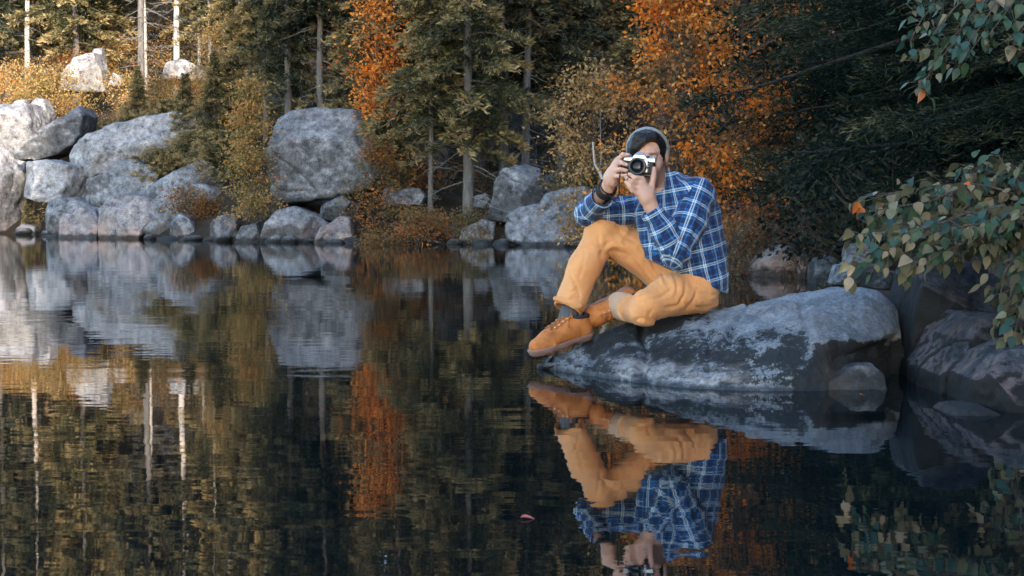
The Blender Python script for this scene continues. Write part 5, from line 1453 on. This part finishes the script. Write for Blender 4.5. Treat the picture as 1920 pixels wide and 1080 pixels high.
bl('autumn_shrub', 33, 285, 33.0, .5, 0.01, [(.05, .35), (.5, .25)], [(.35, .10, .05), (.4, .18, .07), (.2, .1, .05)], 500, 0.05, 26, 'reddish sprigs in the crack under the long slab', group=FS, stems=4, cl_r=.11)
SUNP = TANYEL + YELGRN
for k, (px, d, H, r, pal, n, lb) in enumerate(((95, 38.0, 2.2, 1.3, SUNP, 6500, 'large sunlit yellow-green bush on the left slope'), (20, 39.5, 2.0, 1.1, SUNP + ORANGE[2:], 4200, 'sunlit golden bush at the left edge above the rocks'), (70, 37.0, 1.3, .9, YELGRN, 2600, 'yellow-green bush behind the narrow pink rock'),
                                             (432, 36.5, 2.9, .85, YELGRN[1:] + TANYEL, 4200, 'sunlit pale green tree beside the thin pale trunks'), (230, 41.0, 1.3, 1.0, SUNP, 2600, 'sunlit bush right of the pink boulder'), (300, 40.0, 1.1, 1.0, SUNP, 2400, 'sunlit low bush below the thick pale trunk'),
                                             (370, 39.5, 1.2, .9, TANYEL + ORANGE[1:], 2600, 'orange tinged bush right of the thick pale trunk'), (160, 45.0, 1.6, 1.3, BRNORG + TANYEL, 3000, 'russet brush higher up the slope'), (60, 44.0, 1.6, 1.4, SUNP, 3000, 'yellowish brush at the upper left'),
                                             (250, 46.0, 1.5, 1.5, BRNORG + SUNP, 3000, 'mixed brush under the pale trunks'), (510, 34.5, 1.6, .5, YELGRN, 1500, 'small yellow-green sapling in the dark gap'), (420, 44.0, 1.8, 1.0, SUNP, 2600, 'sunlit brush at the top of the slope'),
                                             (130, 38.8, 1.0, .8, ORANGE[2:] + SUNP, 1700, 'golden scrub just left of the pink boulder'), (455, 42.0, 3.0, .7, TANYEL, 2200, 'tan leaved sapling by the edge of the sunlight'))
    + tuple((px, d, H, r, pal, n, lb) for px, d, H, r, pal, n, lb in ((30, 52, 3.2, 1.4, SUNP, 2800, 'tall sunlit brush at the top left corner of the slope'), (105, 54, 3.4, 1.4, YELGRN + TANYEL, 2800, 'pale leaved tree high on the slope above the pink boulder'), (185, 53, 3.2, 1.5, BRNORG + TANYEL, 2800, 'russet leaved tree high on the slope'), (240, 52, 3.6, 1.3, SUNP, 2800, 'tan leaved tree between the pale trunks'), (305, 54, 3.4, 1.5, YELGRN + TANYEL, 2800, 'yellowish tree behind the thickest pale trunk'), (365, 52, 3.6, 1.4, SUNP, 2800, 'sunlit tree right of the thickest pale trunk'), (430, 50, 3.4, 1.3, TANYEL + YELGRN, 2800, 'sunlit tree at the right end of the sunlit slope'),
        (265, 48, 4.2, 1.1, YELGRN[1:] + TANYEL, 2600, 'pale sunlit tree behind the paired pale trunks'), (320, 47.5, 3.6, .9, TANYEL + YELGRN[1:], 2200, 'cream leaved sunlit sapling left of the thickest pale trunk'), (395, 46, 4.4, 1.0, YELGRN[1:], 2600, 'yellow-green sunlit tree behind the thin pale trunk'), (470, 45, 4.5, .9, TANYEL + YELGRN, 2400, 'last sunlit tree before the dark spruces'), (75, 50, 4.4, 1.3, YELGRN + TANYEL, 2800, 'tall yellow-green tree between the trunks at the left'), (150, 49.5, 4.6, 1.2, TANYEL + YELGRN, 2800, 'tall tan tree behind the thin sunlit trunk'), (205, 50.5, 4.4, 1.2, YELGRN[1:] + BRNORG, 2600, 'mottled autumn tree left of the paired pale trunks'), (345, 38.5, 1.0, .8, YELGRN + TANYEL, 1800, 'pale scrub under the broken pale rocks'), (255, 39.0, 1.0, .9, TANYEL, 1800, 'tan scrub between the two sunlit boulders')))):
    bl('slope_bush', 60 + k, px, d, H, 0.015, [(.05, r * .8), (H * .45, r), (H, r * .35)], pal, int(n * 1.7), 0.056, max(30, n // 45), lb, group='bushes on the left slope', stems=4, cl_r=.22)
for k, (px, d, H, r, pal, n, lb) in enumerate(((790, 27.3, .9, .7, BRNORG, 1700, 'dim orange brush between the two spruce trunks'), (850, 28.0, .8, .8, DKOLIVE + BRNORG[:2], 1500, 'dim undergrowth behind the thick spruce trunk'), (905, 27.4, .6, .5, DKOLIVE + BRNORG[:2], 1200, 'dim undergrowth left of the leaning boulder'),
                                             (1075, 25.6, 1.5, .8, DKOLIVE + TANYEL[:2], 2600, 'shaded leafy brush above the broad low boulder'),
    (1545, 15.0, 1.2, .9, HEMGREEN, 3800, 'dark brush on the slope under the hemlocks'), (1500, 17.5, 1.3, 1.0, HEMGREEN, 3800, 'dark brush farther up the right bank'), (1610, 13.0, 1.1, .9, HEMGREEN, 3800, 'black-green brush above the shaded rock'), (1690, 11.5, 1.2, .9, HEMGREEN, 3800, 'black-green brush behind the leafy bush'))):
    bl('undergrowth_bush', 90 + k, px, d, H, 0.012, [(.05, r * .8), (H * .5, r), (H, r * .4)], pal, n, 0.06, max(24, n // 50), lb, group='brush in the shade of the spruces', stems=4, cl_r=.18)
# middle distance
bl('tan_birch', 34, 1130, 20.5, 3.2, 0.03, [(.35, .35), (1.0, .60), (1.6, .66), (2.2, .72), (2.7, .60), (3.2, .25)], TANYEL + [(0.40, 0.22, 0.08)], 6200, 0.058, 120, 'small birch with tan and yellow leaves left of the orange maple', TWIG, 'tree', lean=(-.09, 0), cl_r=.15)
bl('orange_maple', 35, 1285, 15.0, 3.6, 0.035, [(.3, .55), (1.0, .80), (1.7, .92), (2.4, .82), (3.1, .60), (3.7, .25)], ORANGE + [(0.36, 0.16, 0.05), (.22,.13,.06)], 12500, 0.052, 190, 'bright orange maple behind the head of the man', TWIG, 'tree', lean=(-.02, 0), cl_r=.12)
bl('orange_maple', 36, 1385, 16.5, 4.0, 0.03, [(1.2, .5), (2.2, .8), (3.0, .8), (4.0, .4)], BRNORG + ORANGE[1:3], 4600, 0.056, 110, 'dull orange maple half hidden by the hemlock', TWIG, 'tree', cl_r=.16)
bl('red_shrub', 37, 1425, 14.4, .98, 0.012, [(.05, .32), (.5, .42), (.98, .25)], [(0.15, .10, .06), (.22, .15, .09), (.30, .20, .12), (.40, .07, .03), (.52, .13, .03)], 3600, 0.032, 100, 'tan shrub with red leaves beside the back of the man', stems=5, cl_r=.10, width=.4)
bl('tan_shrub', 38, 1375, 14.0, .98, 0.012, [(.15, .26), (.6, .32), (.98, .18)], [(0.18, .14, .08), (.27, .205, .125), (.36, .28, .17)], 3200, 0.03, 90, 'dry tan shrub just behind the shoulder of the man', stems=5, cl_r=.09, width=.3)
bl('tan_shrub', 39, 1512, 13.4, .46, 0.01, [(.05, .22), (.25, .26), (.46, .14)], [(0.14, .10, .06), (.20, .15, .09), (.26, .19, .11), (.34, .10, .04)], 1800, 0.024, 60, 'low dry shrub above the narrow upright stone', stems=5, cl_r=.07, width=.35)
bl('tan_shrub', 40, 1560, 12.0, .22, 0.008, [(.02, .26), (.22, .12)], [(.20, .15, .05), (.28, .20, .06), (.12, .10, .05)], 900, 0.022, 40, 'yellowish ground scrub over the dark mossy stone', stems=4, cl_r=.06, width=.35)
# bare pale sapling beside the man
t = thing('bare_sapling', 'bare white forked sapling rising behind the arm of the man', 'dead sapling', at_px(1142, 19.0))
b0 = np.array(t.location)
def rel(px, py, d): return P(px, py, d) - b0
pth = catmull(np.array([rel(1146, 395, 19), rel(1134, 350, 19), rel(1124, 322, 19), rel(1115, 306, 19), rel(1112, 266, 19)]), 24)
link('trunk', np_mesh('trunk', *tube(pth, np.linspace(.028, .010, 24), 8), PALEBARK), t)
link('limb', np_mesh('limb', *tube(catmull(np.array([rel(1123, 320, 19), rel(1127, 300, 19), rel(1126, 255, 19), rel(1125, 200, 19)]), 18), np.linspace(.012, .004, 18), 6), DEAD), t)

# --- the hemlocks that darken the right-hand side
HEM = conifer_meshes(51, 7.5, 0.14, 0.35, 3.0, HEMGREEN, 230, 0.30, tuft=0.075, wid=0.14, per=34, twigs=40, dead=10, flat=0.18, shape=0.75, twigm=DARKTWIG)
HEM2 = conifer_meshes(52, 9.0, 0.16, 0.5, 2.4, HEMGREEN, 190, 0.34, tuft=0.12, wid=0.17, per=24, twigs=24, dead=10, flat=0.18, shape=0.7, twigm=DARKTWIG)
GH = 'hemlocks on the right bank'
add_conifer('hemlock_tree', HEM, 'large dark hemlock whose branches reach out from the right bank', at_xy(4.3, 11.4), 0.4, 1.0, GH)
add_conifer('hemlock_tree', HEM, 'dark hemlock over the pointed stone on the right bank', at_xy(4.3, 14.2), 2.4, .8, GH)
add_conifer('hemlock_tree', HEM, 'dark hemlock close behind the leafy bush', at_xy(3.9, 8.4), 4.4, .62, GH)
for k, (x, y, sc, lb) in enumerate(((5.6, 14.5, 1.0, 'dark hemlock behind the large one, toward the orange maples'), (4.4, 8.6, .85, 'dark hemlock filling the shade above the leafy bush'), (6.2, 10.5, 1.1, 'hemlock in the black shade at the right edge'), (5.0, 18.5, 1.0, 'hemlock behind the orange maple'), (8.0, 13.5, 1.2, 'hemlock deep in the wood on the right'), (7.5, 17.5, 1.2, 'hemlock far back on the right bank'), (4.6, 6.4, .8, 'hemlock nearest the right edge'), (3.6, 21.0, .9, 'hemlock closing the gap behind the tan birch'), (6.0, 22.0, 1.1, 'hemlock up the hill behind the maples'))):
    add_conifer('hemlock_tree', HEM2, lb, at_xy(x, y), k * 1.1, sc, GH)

rng = np.random.default_rng(31)
for k in range(46):
    y = -44 + 46 * (k + rng.uniform(0, .9)) / 46; x = 4.2 + rng.uniform(0, 1) * 4.5 + (1.5 if k % 2 else 0)
    add_conifer('spruce_tree', SPR[1], 'spruce of the wood beside and behind the camera that shades the near water', at_xy(x, y), rng.uniform(0, 6.3), rng.uniform(.90, 1.03) + .32 * float(sstep(-6, -30, y)), 'spruces on the right bank behind the camera')
# --- close leaves: built one by one
def leaf_proto(seed, curl, foldk, w):
    """Ovate pointed leaf, base at the origin, along +X, unit length."""
    prof = [(0, .04), (.06, .42), (.16, .80), (.30, 1.0), (.48, .95), (.66, .70), (.84, .34), (1.0, .01)]
    V, F = [], []
    for x, r in prof:
        z = -curl * x * x
        V += [(x, r * w * .5, z + foldk * r * .25), (x, 0, z), (x, -r * w * .5, z + foldk * r * .25)]
    for i in range(len(prof) - 1):
        for j in (0, 1): F.append((i * 3 + j, i * 3 + j + 1, i * 3 + 4 + j, i * 3 + 3 + j))
    return np.array(V), np.array(F)
def leaf_mat(name, c1, c2):
    m = NT(name)
    m.color(m.ramp(m.noise(m.obj(), 3.0, 4), [(0.35, c1), (0.7, c2)])); m.set(Roughness=0.42); m.bsdf.inputs['Specular IOR Level'].default_value = 0.4
    t = m.n('ShaderNodeBsdfTranslucent'); t.inputs[0].default_value = (*c2, 1)
    x = m.n('ShaderNodeMixShader'); x.inputs[0].default_value = 0.22
    m.l(m.bsdf.outputs[0], x.inputs[1]); m.l(t.outputs[0], x.inputs[2]); m.l(x.outputs[0], m.out.inputs[0])
    return m.m
NEARM = [leaf_mat('leaf_sage', (0.136, 0.136, 0.075), (0.204, 0.190, 0.109)), leaf_mat('leaf_green', (0.031, 0.071, 0.037), (0.058, 0.102, 0.051)), leaf_mat('leaf_tan', (0.231, 0.184, 0.116), (0.313, 0.252, 0.170)),
         leaf_mat('leaf_dull', (0.082, 0.078, 0.041), (0.136, 0.119, 0.061)), leaf_mat('leaf_blue_green', (0.022, 0.070, 0.055), (0.042, 0.098, 0.076)), leaf_mat('leaf_orange', (0.50, 0.13, 0.035), (0.422, 0.136, 0.034)), leaf_mat('leaf_pink_tan', (0.245, 0.129, 0.088), (0.286, 0.170, 0.116))]
PROTO = {}
for mi in range(len(NEARM)):
    for s in range(3):
        v_, f_ = leaf_proto(s, (.15, .35, .05)[s], (.3, .6, .1)[s], (.62, .72, .58)[s])
        PROTO[mi, s] = np_mesh('leaf', v_, f_, NEARM[mi])
def add_leaf(parent, base, p, d, n, size, mi, s):
    d = d / np.linalg.norm(d); y = np.cross(n, d); y /= np.linalg.norm(y) + 1e-9; z = np.cross(d, y)
    o = link('leaf', PROTO[mi, s], parent)
    M = Matrix(((d[0], y[0], z[0], p[0] - base[0]), (d[1], y[1], z[1], p[1] - base[1]), (d[2], y[2], z[2], p[2] - base[2]), (0, 0, 0, 1)))
    o.matrix_local = M @ Matrix.Scale(size, 4)
    return o
def leafy_branches(root, branches, rng, size, nmax, weights, spacing, twig_r=.0035, side_twigs=True):
    base = np.array(root.location); items = []; woods = []
    for pts, dens in branches:
        c = catmull(np.array(pts), 40)
        woods.append(tube(c - base, np.linspace(twig_r * 2.2, twig_r * .5, 40), 5))
        L = np.linalg.norm(np.diff(c, axis=0), axis=1).sum(); n = int(L / spacing * dens)
        for i in range(n):
            s = rng.uniform(0.08, 1.0); q = s * 39; a = int(min(q, 38)); p = c[a] + (c[a + 1] - c[a]) * (q - a); t = unit(c[min(a + 1, 39)] - c[a])
            side = unit(np.cross(t, (0, 0, 1)) * rng.choice((-1, 1)) + rng.normal(0, .5, 3))
            if side_twigs:
                tl = rng.uniform(.02, .11) * (1.25 - s * .6); e = p + unit(t * .6 + side) * tl + np.array((0, 0, -.15 * tl))
                if tl > .05: woods.append(tube([p - base, e - base], [twig_r * .5, twig_r * .3], 4, False))
            else: e = p
            items.append((e, unit(t * .35 + side * .8 + np.array((0, 0, -.75 + rng.normal(0, .3))))))
    def seen(e):
        px = 960 + FPX * e[0] / e[1]; py = 383 + FPX * (CAM_H - e[2]) / e[1]
        return px < 1935 and py > -15
    rng.shuffle(items)
    items = [i for i in items if seen(i[0])] + [i for i in items if not seen(i[0])]
    link('stem', np_mesh('stem', *join_vf(woods), TWIG), root)
    for k, (e, d) in enumerate(items[:nmax]):
        mi = rng.choice(len(NEARM), p=weights); n = unit(np.array((rng.normal(0, .45), -.55 + rng.normal(0, .45), .75)))
        add_leaf(root, base, e, d, n, size * rng.uniform(.5, 1.3), int(mi), int(rng.integers(0, 3)))
    return items
rng = np.random.default_rng(5)
LB = thing('leafy_bush', 'leafy bush with sage green and tan leaves leaning in from the right edge', 'bush', at_xy(2.75, 5.55))
br_ = []
src = [(1995, 500, 5.5), (1995, 440, 5.45), (1990, 400, 5.5)]
ends = [(1640, 395, 5.35), (1618, 378, 5.5), (1612, 440, 5.3), (1606, 500, 5.25), (1650, 470, 5.2), (1690, 440, 5.2), (1700, 500, 5.15), (1740, 380, 5.4), (1690, 402, 5.5), (1760, 350, 5.5), (1820, 315, 5.5), (1870, 300, 5.45), (1905, 330, 5.35),
        (1780, 430, 5.15), (1760, 480, 5.1), (1830, 400, 5.2), (1800, 390, 5.6), (1850, 360, 5.6), (1860, 450, 5.1), (1900, 420, 5.05), (1720, 420, 5.6), (1840, 440, 5.45), (1795, 470, 5.4), (1880, 390, 5.4), (1650, 430, 5.45)]
for e in ends:
    s = src[rng.integers(0, 3)]
    m1 = (s[0] * .62 + e[0] * .38, s[1] * .62 + e[1] * .38 - 26 + rng.normal(0, 12), s[2] + rng.normal(0, .08)); m2 = (s[0] * .28 + e[0] * .72, s[1] * .28 + e[1] * .72 - 22 + rng.normal(0, 10), e[2] + rng.normal(0, .05))
    br_.append(([P(*s), P(*m1), P(*m2), P(*e)], 1.0))
for e in ((1888, 590, 5.0), (1905, 625, 4.95), (1875, 560, 5.05), (1915, 560, 5.0), (1900, 640, 4.95)):
    br_.append(([P(1990, 470, 5.3), P(1955, 460, 5.2), P(e[0] + 15, e[1] - 60, e[2]), P(*e)], 0.7))
IT = leafy_branches(LB, br_, rng, .050, 297, [.30, .26, .13, .15, .10, .02, .04], .0095)
base = np.array(LB.location)
for px, py, mi in ((1608, 378, 5), (1616, 388, 5), (1652, 372, 5)):
    add_leaf(LB, base, P(px, py, 5.5), np.array((-.3, -.2, -1)), np.array((.3, -1, .2)), .05, mi, 1)
def joined_leaves(name, items, base, size, pal, parent):
    VV, FF, CC, o_ = [], [], [], 0
    pv = [leaf_proto(q, (.15, .35, .05)[q], (.3, .6, .1)[q], (.62, .72, .58)[q]) for q in range(3)]
    for e, d in items:
        v_, f_ = pv[int(rng.integers(0, 3))]
        n = unit(np.array((rng.normal(0, .45), -.55 + rng.normal(0, .45), .75))); y = unit(np.cross(n, d)); z = np.cross(d, y)
        VV.append((v_ * size * rng.uniform(.65, 1.25)) @ np.stack([d, y, z]) + e - base); FF.append(f_ + o_); o_ += len(v_)
        CC.append(np.tile(np.array(pal[int(rng.integers(0, len(pal)))]) * rng.uniform(.8, 1.2), (len(v_), 1)))
    o = link(name, np_mesh(name, np.concatenate(VV), np.concatenate(FF), LEAF, True, np.concatenate(CC)), parent); o['kind'] = 'stuff'
rest = IT[297:]
if len(rest): joined_leaves('leaf_cluster', rest, base, .048, [(.16, .155, .085), (.05, .09, .045), (.27, .22, .14), (.10, .092, .048), (.045, .10, .085)], LB)
OB = thing('overhanging_branch', 'dark birch branch with blue-green leaves hanging in at the top right', 'branch', P(2050, -150, 5.6))
br_ = []
for e, d in (((1722, 168), 5.5), ((1745, 130), 5.5), ((1706, 78), 5.6), ((1735, 90), 5.45), ((1790, 60), 5.5), ((1800, 100), 5.4), ((1795, 128), 5.5), ((1850, 70), 5.4), ((1885, 80), 5.35), ((1700, 10), 5.7), ((1830, 20), 5.5), ((1915, 60), 5.4), ((1760, 20), 5.6), ((1910, 100), 5.4), ((1870, 30), 5.6)):
    br_.append(([P(2040, -140, 5.6), P(1930 + rng.normal(0, 20), -80, 5.6), P(e[0] + 55, e[1] - 75, d), P(e[0], e[1], d)], 1.0))
IT2 = leafy_branches(OB, br_, rng, .046, 260, [.05, .44, .04, .10, .34, .012, .018], .027, .003)
# little things
m = leaf_mat('leaf_red_pink', (0.55, 0.12, 0.12), (0.70, 0.25, 0.22)); v_, f_ = leaf_proto(1, .25, .5, .45)
p = P(976, 980, 3.13); p[2] = .004
o = link('fallen_leaf', np_mesh('leaf', v_, f_, m), None, p, (0.15, -.05, .05), (.036, .036, .036)); set_props(o, 'pinkish red fallen leaf floating on the dark water', 'leaf')
p = P(1612, 731, 5.13); p[2] = .012
o = link('fallen_leaf', PROTO[5, 0], None, p, (.2, .1, .4), (.022, .022, .022)); set_props(o, 'tiny orange leaf at the foot of the small wedge stone', 'leaf')
# stones along the far waterline
rng = np.random.default_rng(9)
SM = [np_mesh('stone', *(lambda F: (F.ell((0, 0, 0), (1, .8, .55), None, .1), F.ell((.35, .1, .1), (.6, .6, .5), None, .2), F.mesh())[2])(Field((-1.4, -1.2, -1), (1.6, 1.3, 1), .12)), ROCK['dark']) for _ in range(1)]
for k in range(34):
    px = 20 + 1340 * (k + rng.uniform(0, .8)) / 34
    for d in np.arange(22, 37, .1):
        q_ = P(px, 450, d)
        if shore_dist(np.array([q_[0]]), np.array([d]))[0] > -0.25: break
    o = link('shore_stone', SM[0], None, (q_[0], d, .0), (rng.normal(0, .2), rng.normal(0, .2), rng.uniform(0, 6.3)), (rng.uniform(.12, .38), rng.uniform(.12, .3), rng.uniform(.08, .2)))
    set_props(o, 'small dark wet stone lying along the far waterline', 'stone', 'small wet stones along the far waterline')
